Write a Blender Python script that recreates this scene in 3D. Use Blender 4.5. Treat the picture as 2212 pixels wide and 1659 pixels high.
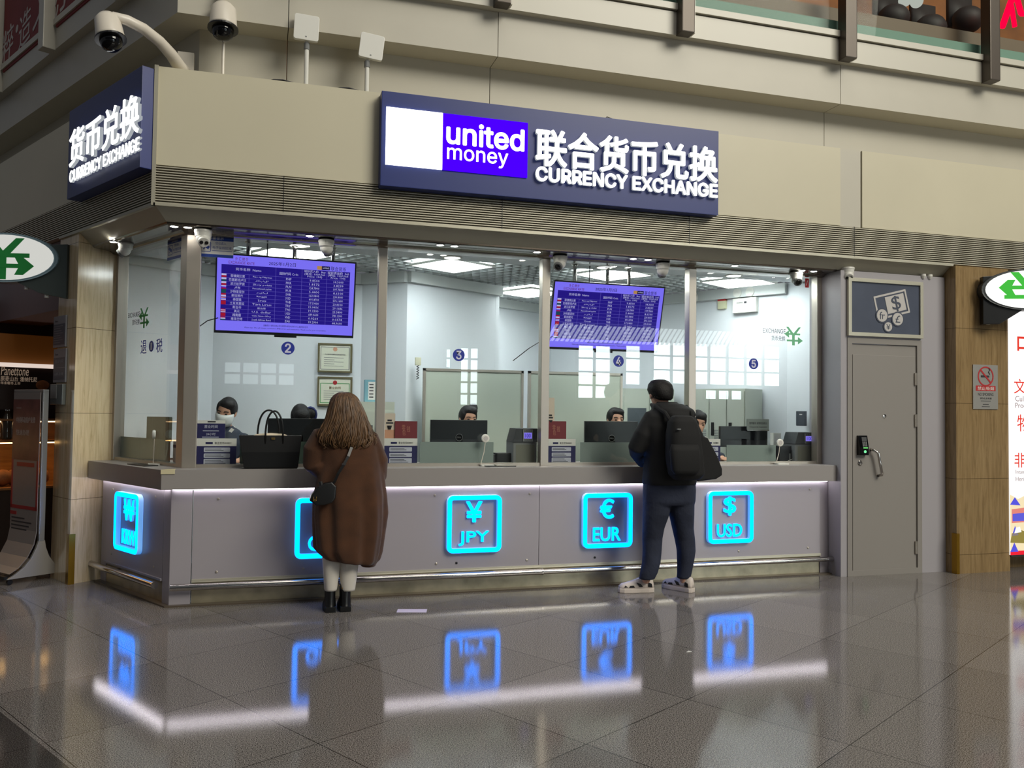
import bpy, bmesh, math, random, os
from mathutils import Vector, Matrix
from math import sin, cos, pi, radians as RAD, sqrt
random.seed(7)
for _o in list(bpy.data.objects): bpy.data.objects.remove(_o)
SC = bpy.context.scene
COL = SC.collection
# ------------------------------------------------------------------ camera
FPX, YAW, PITCH, ROLL, CZ = 1824.37, RAD(73.324), RAD(1.914), RAD(-0.7322), 1.4912
_f = Vector((cos(YAW)*cos(PITCH), sin(YAW)*cos(PITCH), sin(PITCH)))
_r = Vector((sin(YAW), -cos(YAW), 0)); _d = _f.cross(_r)
CR = cos(ROLL)*_r + sin(ROLL)*_d; CD = -sin(ROLL)*_r + cos(ROLL)*_d; CF = _f
cam = bpy.data.cameras.new('camera'); cam.sensor_width = 36.0; cam.sensor_fit = 'HORIZONTAL'
cam.lens = FPX/2212*36; cam.clip_end = 300; cam.clip_start = 0.05
camo = bpy.data.objects.new('camera', cam); COL.objects.link(camo)
camo.matrix_world = Matrix(((CR.x, -CD.x, -CF.x, 0), (CR.y, -CD.y, -CF.y, 0), (CR.z, -CD.z, -CF.z, CZ), (0, 0, 0, 1)))
SC.camera = camo
# ------------------------------------------------------------------ colour management, world, hall lights
SC.view_settings.view_transform = 'Standard'; SC.view_settings.look = 'None'
SC.view_settings.exposure = 0.0; SC.view_settings.gamma = 1.0; SC.view_settings.use_curve_mapping = False
SC.cycles.use_denoising = True
SC.cycles.max_bounces = 7; SC.cycles.diffuse_bounces = 3; SC.cycles.glossy_bounces = 3
SC.cycles.transparent_max_bounces = 10; SC.cycles.transmission_bounces = 3
SC.cycles.sample_clamp_indirect = 6.0; SC.cycles.caustics_reflective = False; SC.cycles.caustics_refractive = False
W = bpy.data.worlds.new('hall_ambient'); SC.world = W; W.use_nodes = True
W.node_tree.nodes['Background'].inputs[0].default_value = (0.90, 0.93, 1.0, 1)
W.node_tree.nodes['Background'].inputs[1].default_value = 0.13
P0 = Vector((-0.615, 6.86, 0))          # foot of the corner of the counter
def area(name, loc, target, sx, sy, power, col):
    l = bpy.data.lights.new(name, 'AREA'); l.shape = 'RECTANGLE'; l.size = sx; l.size_y = sy; l.energy = power; l.color = col
    o = bpy.data.objects.new(name, l); COL.objects.link(o); o.location = loc
    o.rotation_euler = (Vector(target)-Vector(loc)).to_track_quat('-Z', 'Y').to_euler(); return o
area('hall_roof_light', (13.0, -11.0, 15.0), (3.0, 6.6, 3.0), 12, 8, 3500, (1.0, 0.95, 0.82))
area('hall_ceiling_light', (5.0, -1.5, 15.0), (5.0, -0.5, 0.0), 10, 8, 560, (1.0, 0.95, 0.86))
# ------------------------------------------------------------------ frames of reference
UL = Vector((0.5, -sqrt(3)/2, 0)); NL = Vector((sqrt(3)/2, 0.5, 0))
MR = 0.0; LR = RAD(-60)
def FM(u, d, z): return Vector((P0.x+u, P0.y+d, z))
def FL(u, d, z): v = P0 + UL*u + NL*d; return Vector((v.x, v.y, z))
def ray(px, py): return CR*((px-1106)/FPX) + CD*((py-829.5)/FPX) + CF
def pm(px, py, d):                       # photo point -> (u, z) on the plane parallel to the front, d behind the counter panel
    r = ray(px, py); k = (P0.y+d)/r.y; return r.x*k-P0.x, CZ+r.z*k
def pl(px, py, d):                       # the same on planes parallel to the left side
    r = ray(px, py); k = (P0.dot(NL)+d)/r.dot(NL); p = r*k; return (p-P0).dot(UL), CZ+p.z
def gz(px, py, z=0.0):                   # photo point on a level plane -> (u, d)
    r = ray(px, py); k = (z-CZ)/r.z; return r.x*k-P0.x, r.y*k-P0.y
# ------------------------------------------------------------------ materials
def lin(c):
    c = [v/255 for v in c]; return tuple(v/12.92 if v <= .04045 else ((v+.055)/1.055)**2.4 for v in c)
MATS = {}
def nodes(name):
    m = bpy.data.materials.new(name); m.use_nodes = True; nt = m.node_tree
    return m, nt, nt.nodes['Principled BSDF']
def mat(name, col, rough=.5, metal=0.0, emit=None, es=1.0, bump=0, bscale=200, spec=.5, vary=0, vscale=3.0, stretch=None, coat=0, sheen=0):
    if name in MATS: return MATS[name]
    m, nt, b = nodes(name); c = lin(col)
    b.inputs['Base Color'].default_value = (*c, 1); b.inputs['Roughness'].default_value = rough; b.inputs['Metallic'].default_value = metal
    b.inputs['Specular IOR Level'].default_value = spec; b.inputs['Coat Weight'].default_value = coat; b.inputs['Sheen Weight'].default_value = sheen
    if emit is not None:
        b.inputs['Emission Color'].default_value = (*(lin(emit) if max(emit) > 1.01 else emit), 1); b.inputs['Emission Strength'].default_value = es
    if bump or vary:
        tc = nt.nodes.new('ShaderNodeTexCoord'); mp = nt.nodes.new('ShaderNodeMapping'); nt.links.new(tc.outputs['Object'], mp.inputs[0])
        if stretch: mp.inputs['Scale'].default_value = stretch
    if bump:
        n = nt.nodes.new('ShaderNodeTexNoise'); n.inputs['Scale'].default_value = bscale; n.inputs['Detail'].default_value = 2
        bp = nt.nodes.new('ShaderNodeBump'); bp.inputs['Strength'].default_value = bump; bp.inputs['Distance'].default_value = .004
        nt.links.new(mp.outputs[0], n.inputs['Vector']); nt.links.new(n.outputs[0], bp.inputs['Height']); nt.links.new(bp.outputs[0], b.inputs['Normal'])
    if vary:
        n = nt.nodes.new('ShaderNodeTexNoise'); n.inputs['Scale'].default_value = vscale; n.inputs['Detail'].default_value = 5
        r = nt.nodes.new('ShaderNodeValToRGB'); r.color_ramp.elements[0].position = .3; r.color_ramp.elements[1].position = .7
        r.color_ramp.elements[0].color = (*[v*(1-vary) for v in c], 1); r.color_ramp.elements[1].color = (*[min(1, v*(1+vary)) for v in c], 1)
        nt.links.new(mp.outputs[0], n.inputs['Vector']); nt.links.new(n.outputs[0], r.inputs[0]); nt.links.new(r.outputs[0], b.inputs['Base Color'])
    MATS[name] = m; return m
def emis(name, rgb, s=1.0):              # rgb linear, the surface of a lamp or screen
    if name in MATS: return MATS[name]
    m = bpy.data.materials.new(name); m.use_nodes = True; nt = m.node_tree; nt.nodes.clear()
    e = nt.nodes.new('ShaderNodeEmission'); e.inputs[0].default_value = (*rgb, 1); e.inputs[1].default_value = s
    o = nt.nodes.new('ShaderNodeOutputMaterial'); nt.links.new(e.outputs[0], o.inputs[0]); MATS[name] = m; return m
def scr(name, col, s=1.0): return emis(name, lin(col), s)
def glass(name, tint=(.93, .97, .95), veil=None, op=0.0, f0=.045):
    if name in MATS: return MATS[name]
    m = bpy.data.materials.new(name); m.use_nodes = True; nt = m.node_tree; nt.nodes.clear(); L = nt.links.new
    o = nt.nodes.new('ShaderNodeOutputMaterial'); t = nt.nodes.new('ShaderNodeBsdfTransparent'); t.inputs[0].default_value = (*tint, 1)
    g = nt.nodes.new('ShaderNodeBsdfGlossy'); g.inputs['Roughness'].default_value = 0.0
    lw = nt.nodes.new('ShaderNodeLayerWeight'); lw.inputs[0].default_value = .5
    p = nt.nodes.new('ShaderNodeMath'); p.operation = 'POWER'; p.inputs[1].default_value = 5
    a = nt.nodes.new('ShaderNodeMath'); a.operation = 'MULTIPLY_ADD'; a.inputs[1].default_value = 1-f0; a.inputs[2].default_value = f0
    mx = nt.nodes.new('ShaderNodeMixShader')
    L(lw.outputs['Facing'], p.inputs[0]); L(p.outputs[0], a.inputs[0]); L(a.outputs[0], mx.inputs[0]); L(g.outputs[0], mx.inputs[2])
    base = t
    if veil:
        d = nt.nodes.new('ShaderNodeBsdfDiffuse'); d.inputs[0].default_value = (*lin(veil), 1); m2 = nt.nodes.new('ShaderNodeMixShader'); m2.inputs[0].default_value = op
        L(t.outputs[0], m2.inputs[1]); L(d.outputs[0], m2.inputs[2]); base = m2
    L(base.outputs[0], mx.inputs[1]); L(mx.outputs[0], o.inputs[0]); MATS[name] = m; return m
def stone(name, c1, c2, c3, rough=.12, jz=.727, rot=0.0, j0=.1, jw=None):
    if name in MATS: return MATS[name]
    m, nt, b = nodes(name); L = nt.links.new; N = nt.nodes.new
    tc = N('ShaderNodeTexCoord'); mp = N('ShaderNodeMapping'); mp.inputs['Scale'].default_value = (15, 15, 1.1); L(tc.outputs['Object'], mp.inputs[0])
    n = N('ShaderNodeTexNoise'); n.inputs['Scale'].default_value = 2.6; n.inputs['Detail'].default_value = 8; n.inputs['Roughness'].default_value = .65; n.inputs['Distortion'].default_value = .6
    L(mp.outputs[0], n.inputs['Vector']); r = N('ShaderNodeValToRGB'); e = r.color_ramp.elements
    e[0].position = .32; e[0].color = (*lin(c1), 1); e[1].position = .72; e[1].color = (*lin(c3), 1); q = e.new(.5); q.color = (*lin(c2), 1)
    L(n.outputs[0], r.inputs[0])
    sx = N('ShaderNodeSeparateXYZ'); L(tc.outputs['Object'], sx.inputs[0])
    a = N('ShaderNodeMath'); a.operation = 'ADD'; a.inputs[1].default_value = j0; L(sx.outputs[2], a.inputs[0])
    dv = N('ShaderNodeMath'); dv.operation = 'DIVIDE'; dv.inputs[1].default_value = jz; L(a.outputs[0], dv.inputs[0])
    fr = N('ShaderNodeMath'); fr.operation = 'FRACT'; L(dv.outputs[0], fr.inputs[0])
    lt = N('ShaderNodeMath'); lt.operation = 'LESS_THAN'; lt.inputs[1].default_value = .006; L(fr.outputs[0], lt.inputs[0])
    mx = N('ShaderNodeMix'); mx.data_type = 'RGBA'; L(lt.outputs[0], mx.inputs['Factor']); L(r.outputs[0], mx.inputs['A']); mx.inputs['B'].default_value = (*[v*.35 for v in lin(c1)], 1)
    L(mx.outputs['Result'], b.inputs['Base Color']); b.inputs['Roughness'].default_value = rough; MATS[name] = m; return m
def floor_mat():
    m, nt, b = nodes('polished_granite'); L = nt.links.new; N = nt.nodes.new
    def math(op, a, v=None, c=None):
        x = N('ShaderNodeMath'); x.operation = op
        L(a, x.inputs[0]) if not isinstance(a, float) else setattr(x.inputs[0], 'default_value', a)
        if v is not None: L(v, x.inputs[1]) if not isinstance(v, (int, float)) else setattr(x.inputs[1], 'default_value', v)
        return x.outputs[0]
    tc = N('ShaderNodeTexCoord'); S = .85; o = tc.outputs['Object']
    def dot(vx, vy, off):
        v = N('ShaderNodeVectorMath'); v.operation = 'DOT_PRODUCT'; L(o, v.inputs[0]); v.inputs[1].default_value = (vx, vy, 0)
        return math('ADD', v.outputs['Value'], off)
    ta = 0.52067; ux, uy = cos(ta), sin(ta); vx, vy = sin(ta), -cos(ta); tx, ty = 1.5760722*S, 6.46157246*S
    a = math('DIVIDE', dot(ux, uy, -(ux*tx+uy*ty)), S); c = math('DIVIDE', dot(vx, vy, -(vx*tx+vy*ty)), S)
    def line(q, w):
        f = math('FRACT', math('ADD', q, .5)); f = math('ABSOLUTE', math('SUBTRACT', f, .5)); return math('LESS_THAN', f, w)
    jt = math('MAXIMUM', line(a, .0024), line(c, .0024))
    fa = math('FLOOR', a); fc = math('FLOOR', c); cb = N('ShaderNodeCombineXYZ'); L(fa, cb.inputs[0]); L(fc, cb.inputs[1])
    wn = N('ShaderNodeTexWhiteNoise'); L(cb.outputs[0], wn.inputs['Vector'])
    n1 = N('ShaderNodeTexNoise'); n1.inputs['Scale'].default_value = 190; n1.inputs['Detail'].default_value = 3; L(o, n1.inputs['Vector'])
    r = N('ShaderNodeValToRGB'); e = r.color_ramp.elements; e[0].position = .36; e[0].color = (.018, .016, .015, 1); e[1].position = .64; e[1].color = (.36, .328, .302, 1)
    q = e.new(.47); q.color = (.142, .129, .119, 1); L(n1.outputs[0], r.inputs[0])
    hs = N('ShaderNodeHueSaturation'); L(r.outputs[0], hs.inputs['Color']); L(math('ADD', math('MULTIPLY', wn.outputs[0], .22), .89), hs.inputs['Value'])
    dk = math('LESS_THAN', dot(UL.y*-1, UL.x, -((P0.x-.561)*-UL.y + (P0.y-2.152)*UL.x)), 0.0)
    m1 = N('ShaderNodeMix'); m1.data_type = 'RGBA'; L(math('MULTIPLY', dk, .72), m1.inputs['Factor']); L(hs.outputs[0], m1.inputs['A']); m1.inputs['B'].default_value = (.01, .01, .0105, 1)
    m2 = N('ShaderNodeMix'); m2.data_type = 'RGBA'; L(jt, m2.inputs['Factor']); L(m1.outputs['Result'], m2.inputs['A']); m2.inputs['B'].default_value = (.008, .008, .008, 1)
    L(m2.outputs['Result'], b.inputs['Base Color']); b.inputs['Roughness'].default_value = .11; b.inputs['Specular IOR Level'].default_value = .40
    L(math('ADD', math('MULTIPLY', n1.outputs[0], .07), .028), b.inputs['Roughness'])
    bp = N('ShaderNodeBump'); bp.inputs['Strength'].default_value = .04; bp.inputs['Distance'].default_value = .002; L(n1.outputs[0], bp.inputs['Height']); L(bp.outputs[0], b.inputs['Normal'])
    return m
M = dict(
    beige=mat('beige_panel', (204, 197, 172), .42, vary=.03, vscale=1.2), offwhite=mat('offwhite_panel', (192, 187, 172), .4, vary=.02),
    cream=mat('cream_metal', (196, 192, 178), .35), louvre=mat('louvre_metal', (196, 190, 172), .4, .35), trim=mat('pale_trim', (205, 200, 180), .3, .5),
    soffit=mat('soffit_metal', (176, 172, 154), .45, .1), steel=mat('brushed_steel', (186, 178, 166), .36, .75, bump=.02, bscale=60, stretch=(40, 40, 1)),
    darksteel=mat('dark_header_steel', (120, 112, 104), .16, 1.0), kick=mat('kick_plate_steel', (182, 172, 146), .32, .7, vary=.25, vscale=6),
    chrome=mat('chrome', (200, 196, 190), .12, 1.0), panel=mat('counter_panel', (172, 166, 172), .32, .15), counter=mat('counter_laminate', (152, 147, 144), .35, bump=.015, bscale=30),
    white=mat('white_plastic', (225, 224, 216), .35), whitepaint=mat('white_paint', (226, 230, 234), .6), doorpaint=mat('grey_door_paint', (142, 137, 131), .4), doorwall=mat('door_wall_paint', (164, 160, 164), .45),
    black=mat('black_plastic', (16, 16, 18), .35), blackgloss=mat('black_gloss', (8, 8, 10), .06), leather=mat('black_leather', (12, 12, 13), .36, bump=.08, bscale=260), navy=mat('navy_sign_board', (28, 46, 116), .38),
    navyprint=mat('navy_print', (28, 26, 84), .5), paper=mat('white_paper', (226, 224, 220), .7), ink=mat('dark_ink', (40, 40, 46), .7), grey=mat('grey_plastic', (120, 122, 122), .45), darkgrey=mat('dark_grey_plastic', (52, 54, 56), .45),
    blue=mat('blue_print', (24, 62, 150), .5), sticker=mat('blue_sticker', (30, 50, 158), .5), stickerw=mat('pale_sticker', (214, 216, 236), .5), green=mat('green_print', (40, 150, 70), .5),
    red=mat('red_print', (176, 34, 36), .55), maroon=mat('maroon_card', (120, 40, 48), .6), orange=mat('orange_card', (214, 158, 128), .6), gold=mat('gold_metal', (226, 184, 110), .25, 1.0),
    brass=mat('brass_guard', (150, 112, 30), .3, .8), skin=mat('skin', (206, 158, 132), .5), hairdark=mat('black_hair', (16, 13, 13), .6, spec=.3, bump=.7, bscale=90), hairbrown=mat('light_brown_hair', (92, 66, 40), .45, vary=.6, vscale=9, stretch=(6, 6, .7)),
    coat=mat('brown_wool_coat', (74, 44, 23), .95, bump=.5, bscale=420, sheen=.15, vary=.25, vscale=7), trousers=mat('white_trousers', (214, 208, 198), .8), jacket=mat('black_jacket', (9, 9, 10), .8, bump=.1, bscale=150),
    jeans=mat('dark_blue_jeans', (32, 38, 56), .85, bump=.9, bscale=30, vary=.25, vscale=5), shoe=mat('white_shoe', (214, 202, 192), .5), uniform=mat('navy_uniform', (22, 32, 50), .7), mask=mat('white_mask', (222, 228, 230), .7),
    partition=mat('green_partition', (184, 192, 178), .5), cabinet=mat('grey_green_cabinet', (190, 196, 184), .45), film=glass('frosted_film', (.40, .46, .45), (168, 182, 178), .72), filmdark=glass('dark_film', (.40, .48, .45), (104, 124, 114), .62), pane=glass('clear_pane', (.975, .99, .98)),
    canvas=mat('cream_canvas', (222, 206, 178), .85), chromewhite=mat('white_enamel', (222, 214, 200), .3), redbanner=mat('red_banner_cloth', (128, 22, 26), .65, vary=.1), woodwarm=mat('warm_wood', (150, 100, 52), .5, vary=.3, stretch=(1, 8, 8)), darkwood=mat('dark_shop_panel', (40, 24, 16), .5),
)
M['marble'] = stone('beige_marble', (194, 170, 130), (220, 198, 160), (230, 212, 178), j0=.02)
M['brownmarble'] = stone('brown_marble', (122, 100, 68), (144, 120, 84), (158, 134, 96), j0=.55)
# ------------------------------------------------------------------ mesh builder
class MB:
    def __init__(s): s.v = []; s.f = []; s.m = []; s.T = None; s.k = 0
    def add(s, vs, fs):
        b = len(s.v)
        for v in vs: v = Vector(v); s.v.append(s.T @ v if s.T else v)
        for f in fs: s.f.append([i+b for i in f]); s.m.append(s.k)
        return s
    def box(s, x0, x1, y0, y1, z0, z1):
        return s.add([(x, y, z) for z in (z0, z1) for y in (y0, y1) for x in (x0, x1)], [(0, 2, 3, 1), (4, 5, 7, 6), (0, 1, 5, 4), (2, 6, 7, 3), (0, 4, 6, 2), (1, 3, 7, 5)])
    def prism(s, pts, a, b, ax='y'):      # closed polygon swept from a to b along an axis
        n = len(pts); mk = {'y': lambda p, t: (p[0], t, p[1]), 'z': lambda p, t: (p[0], p[1], t), 'x': lambda p, t: (t, p[0], p[1])}[ax]
        return s.add([mk(p, a) for p in pts]+[mk(p, b) for p in pts], [list(range(n)), list(range(2*n-1, n-1, -1))]+[(i, i+n, (i+1) % n+n, (i+1) % n) for i in range(n)])
    def loft(s, rings, cap=True, close=False):
        n = len(rings[0]); vs = [p for r in rings for p in r]; fs = []
        for j in range(len(rings)-(0 if close else 1)):
            k = (j+1) % len(rings)
            for i in range(n): fs.append((j*n+i, j*n+(i+1) % n, k*n+(i+1) % n, k*n+i))
        if cap and not close: fs += [list(range(n))[::-1], [len(vs)-n+i for i in range(n)]]
        return s.add(vs, fs)
    def tube(s, pts, r, n=10, cap=True):
        pts = [Vector(p) for p in pts]; rs = r if isinstance(r, (list, tuple)) else [r]*len(pts); rings = []; up = None
        for i, p in enumerate(pts):
            t = (pts[min(i+1, len(pts)-1)]-pts[max(i-1, 0)]).normalized()
            if up is None: up = t.orthogonal().normalized()
            up = (up-t*up.dot(t)); up = up.normalized() if up.length > 1e-6 else t.orthogonal().normalized(); w = t.cross(up)
            rings.append([p+(up*cos(2*pi*k/n)+w*sin(2*pi*k/n))*rs[i] for k in range(n)])
        return s.loft(rings, cap)
    def lathe(s, prof, c=(0, 0, 0), n=24, ax='z', ring=False):   # prof: (radius, height)
        mk = {'z': lambda r, a, h: (c[0]+r*cos(a), c[1]+r*sin(a), c[2]+h), 'y': lambda r, a, h: (c[0]+r*cos(a), c[1]+h, c[2]+r*sin(a)), 'x': lambda r, a, h: (c[0]+h, c[1]+r*cos(a), c[2]+r*sin(a))}[ax]
        return s.loft([[mk(max(r, 1e-5), 2*pi*k/n, h) for k in range(n)] for r, h in prof], close=ring)
    def ell(s, c, rx, ry, rz, n=16, m=10):
        return s.loft([[(c[0]+rx*sin(t)*cos(2*pi*k/n), c[1]+ry*sin(t)*sin(2*pi*k/n), c[2]+rz*cos(t)) for k in range(n)] for t in [pi*(.02+.96*j/m) for j in range(m+1)]])
    def cap(s, a, b, ra, rb, n=12):       # tapered limb with round ends
        a = Vector(a); b = Vector(b); t = (b-a).normalized()
        return s.tube([a-t*ra*.9, a-t*ra*.6, a, b, b+t*rb*.6, b+t*rb*.9], [ra*.35, ra*.8, ra, rb, rb*.8, rb*.35], n)
    def rrect(s, x0, x1, z0, z1, rad, y0, y1, n=6, hole=None):
        def rr(x0, x1, z0, z1, r):
            return [(cx+r*cos(a0+pi/2*k/n), cz+r*sin(a0+pi/2*k/n)) for cx, cz, a0 in ((x1-r, z1-r, 0), (x0+r, z1-r, pi/2), (x0+r, z0+r, pi), (x1-r, z0+r, 1.5*pi)) for k in range(n+1)]
        o = rr(x0, x1, z0, z1, rad)
        if not hole: return s.prism(o, y0, y1)
        i = rr(x0+hole, x1-hole, z0+hole, z1-hole, max(rad-hole, .001)); L = [[(p[0], y, p[1]) for p in q] for q, y in ((o, y0), (o, y1), (i, y1), (i, y0))]
        return s.loft(L, close=True)
    def text(s, t, cx, cz, w=None, h=None, y=0.0, dep=.002, bold=0.0, font=None, res=3, al='c', rot=0, shear=0):
        vs, fs = glyphs(t, max(0.0, -bold), font, res, shear)
        if not vs: return s
        x0 = min(v[0] for v in vs); x1 = max(v[0] for v in vs); z0 = min(v[1] for v in vs); z1 = max(v[1] for v in vs)
        kx = w/(x1-x0) if w else None; kz = h/max(z1-z0, 1e-6) if h else None; kx = kx or kz; kz = kz or kx
        ox = {'c': (x0+x1)/2, 'l': x0, 'r': x1}[al]; c, sn = cos(rot), sin(rot); out = []
        for v in vs:
            a, b = (v[0]-ox)*kx, (v[1]-(z0+z1)/2)*kz; out.append((cx+a*c-b*sn, y-(v[2])*dep, cz+a*sn+b*c))
        s.add(out, fs)
        if bold > 0 and dep > .0025:      # heavier strokes: the outline set again around itself
            e = bold*min(kx, kz)*.8
            for q in range(8): dx, dz = e*cos(pi*q/4), e*sin(pi*q/4); s.add([(v[0]+dx, v[1]-.0003*(q+1), v[2]+dz) for v in out], fs)
        return s
    def build(s, name, m, parent=None, smooth=False, bevel=0.0, at=None, rz=0.0, seg=2):
        me = bpy.data.meshes.new(name); me.from_pydata([tuple(v) for v in s.v], [], s.f)
        ms = m if isinstance(m, (list, tuple)) else [m]
        for q in ms: me.materials.append(q)
        if len(ms) > 1: me.polygons.foreach_set('material_index', s.m)
        me.update(); bm = bmesh.new(); bm.from_mesh(me); bmesh.ops.recalc_face_normals(bm, faces=bm.faces)
        if bevel:
            es = [e for e in bm.edges if len(e.link_faces) == 2 and e.calc_face_angle(0) > .5]
            bmesh.ops.bevel(bm, geom=es, offset=bevel, segments=seg, affect='EDGES', profile=.7, clamp_overlap=True)
        bm.to_mesh(me); bm.free()
        if smooth: me.polygons.foreach_set('use_smooth', [True]*len(me.polygons))
        o = bpy.data.objects.new(name, me); COL.objects.link(o)
        if at is not None: o.location = at; o.rotation_euler = (0, 0, rz)
        if parent is not None: o.parent = parent
        return o
FONTS = {}
def font(n):
    if n not in FONTS:
        FONTS[n] = None
        try: FONTS[n] = bpy.data.fonts.load(os.path.join(bpy.utils.system_resource('DATAFILES', path='fonts'), n))
        except Exception: pass
    return FONTS[n]
GC = {}
def glyphs(t, bold=0.0, fnt=None, res=3, shear=0):
    key = (t, bold, fnt, res, shear)
    if key in GC: return GC[key]
    c = bpy.data.curves.new('t', 'FONT'); c.body = t; c.extrude = .5; c.offset = bold; c.resolution_u = res; c.shear = shear
    f = font(fnt) if fnt else None
    if f: c.font = f
    o = bpy.data.objects.new('t', c); COL.objects.link(o); dg = bpy.context.evaluated_depsgraph_get()
    me = bpy.data.meshes.new_from_object(o.evaluated_get(dg))
    r = ([(v.co.x, v.co.y, v.co.z+.5) for v in me.vertices], [list(p.vertices) for p in me.polygons])
    bpy.data.objects.remove(o); bpy.data.curves.remove(c); bpy.data.meshes.remove(me); GC[key] = r; return r
INTER = 'Inter.woff2'
def remesh(mb, vox, smooth=4, name='body', m=None, parent=None, disp=0, dscale=.1, at=None):
    t = MB(); t.v = mb.v; t.f = mb.f; t.m = [0]*len(mb.f); o = t.build('tmp', M['skin'])
    r = o.modifiers.new('r', 'REMESH'); r.mode = 'VOXEL'; r.voxel_size = vox
    q = o.modifiers.new('s', 'SMOOTH'); q.factor = .5; q.iterations = smooth
    dg = bpy.context.evaluated_depsgraph_get(); me = bpy.data.meshes.new_from_object(o.evaluated_get(dg)); old = o.data
    bpy.data.objects.remove(o); bpy.data.meshes.remove(old); me.name = name; me.materials.clear(); me.materials.append(m)
    me.polygons.foreach_set('use_smooth', [True]*len(me.polygons))
    o = bpy.data.objects.new(name, me); COL.objects.link(o)
    if at is not None: o.location = at
    if parent is not None: o.parent = parent
    return o
def tag(o, label=None, cat=None, group=None, kind=None):
    if label: o['label'] = label
    if cat: o['category'] = cat
    if group: o['group'] = group
    if kind: o['kind'] = kind
    return o
def thing(name, label, cat, loc, rz=0.0, group=None):
    o = bpy.data.objects.new(name, None); COL.objects.link(o); o.location = loc; o.rotation_euler = (0, 0, rz); o.empty_display_size = .1
    return tag(o, label, cat, group)
def struct(o, label=None, cat=None): return tag(o, label, cat, None, 'structure')
def sroot(name, loc=(0, 0, 0), rz=0.0, label=None, cat=None):
    o = bpy.data.objects.new(name, None); COL.objects.link(o); o.location = loc; o.rotation_euler = (0, 0, rz); return struct(o, label, cat)
K30 = math.tan(RAD(30))
def band_front(mb, prof, uR, uL=None):   # profile of (d, z) swept along the front, mitred on the building's corner
    n = len(prof); a = [(K30*d if uL is None else uL, d, z) for d, z in prof]; b = [(uR, d, z) for d, z in prof]
    return mb.add(a+b, [list(range(n)), list(range(2*n-1, n-1, -1))]+[(i, i+n, (i+1) % n+n, (i+1) % n) for i in range(n)])
def band_left(mb, prof, uL, uR=None):
    n = len(prof); b = [(-K30*d if uR is None else uR, d, z) for d, z in prof]; a = [(uL, d, z) for d, z in prof]
    return mb.add(a+b, [list(range(n)), list(range(2*n-1, n-1, -1))]+[(i, i+n, (i+1) % n+n, (i+1) % n) for i in range(n)])
def front(name, prof, uR, m, uL=None): return struct(band_front(MB(), prof, uR, uL).build(name, m, at=P0))
def left(name, prof, uL, m, uR=None): return struct(band_left(MB(), prof, uL, uR).build(name, m, at=P0, rz=LR))
def rect(d0, d1, z0, z1): return [(d0, z0), (d1, z0), (d1, z1), (d0, z1)]
# ================================================================== the setting
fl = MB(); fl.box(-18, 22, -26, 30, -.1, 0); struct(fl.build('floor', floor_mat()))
CT = [(-.045, 0), (.02, 0), (.02, .012), (-.045, .012)]
M['curb'] = mat('dark_stone_curb', (88, 78, 66), .3)
front('trim_1', CT, 5.83, M['curb']); left('trim_2', CT, -1.33, M['curb'])
# canopy: beige fascia, ribbed band, sloping soffit, steel header
front('wall_fascia_front', rect(-.246, .2, 3.268, 3.997), 5.771, M['beige'])
front('wall_fascia_joint', rect(-.232, .2, 3.268, 3.997), 6.007, M['offwhite'], 5.779)
front('wall_fascia_front_far', rect(-.246, .2, 3.268, 3.997), 11.5, M['beige'], 6.014)
left('wall_fascia_left', rect(-.246, .2, 3.268, 3.997), -7, M['beige'])
lv = [(.2, 2.985)]; NSL = 15
for i in range(NSL):
    z = 2.985+(3.268-2.985)*i/NSL; s_ = (3.268-2.985)/NSL
    lv += [(-.195, z), (-.253, z+.10*s_), (-.253, z+.50*s_), (-.195, z+.60*s_)]
lv += [(-.195, 3.268), (.2, 3.268)]
front('trim_3', lv, 11.5, M['louvre']); left('trim_4', lv, -7, M['louvre'])
sm = MB(); [sm.box(u, u+.004, -.2545, -.2, 2.986, 3.267) for u in (.76, 2.49, 4.2, 5.92)]; struct(sm.build('trim_17', M['black'], at=P0))
front('trim_5', rect(-.262, -.2, 2.966, 2.985), 7.06, M['trim']); left('trim_6', rect(-.262, -.2, 2.966, 2.985), -1.76, M['soffit'])
struct(MB().add([(u, d, z) for u, d in ((-.167, -.262), (-.140, -.262), (-.140, -.235), (-.167, -.235)) for z in (2.966, 4.0)], [(0, 1, 3, 2), (2, 3, 5, 4), (4, 5, 7, 6), (6, 7, 1, 0), (0, 2, 4, 6), (1, 7, 5, 3)]).build('trim_7', M['trim'], at=P0))
SF = [(-.25, 2.977), (-.127, 2.879), (.2, 2.879), (.2, 2.984), (-.25, 2.984)]
front('ceiling_canopy_front', SF, 7.06, M['soffit']); left('ceiling_canopy_left', SF, -1.42, M['soffit'])
HD = [(-.128, 2.885), (-.12, 2.868), (-.105, 2.862), (-.005, 2.861), (.03, 2.857), (.055, 2.848), (.07, 2.838), (.095, 2.834), (.2, 2.834), (.2, 2.885)]
front('trim_8', HD, 5.83, M['darksteel']); left('trim_9', HD, -1.42, M['darksteel'])
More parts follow.
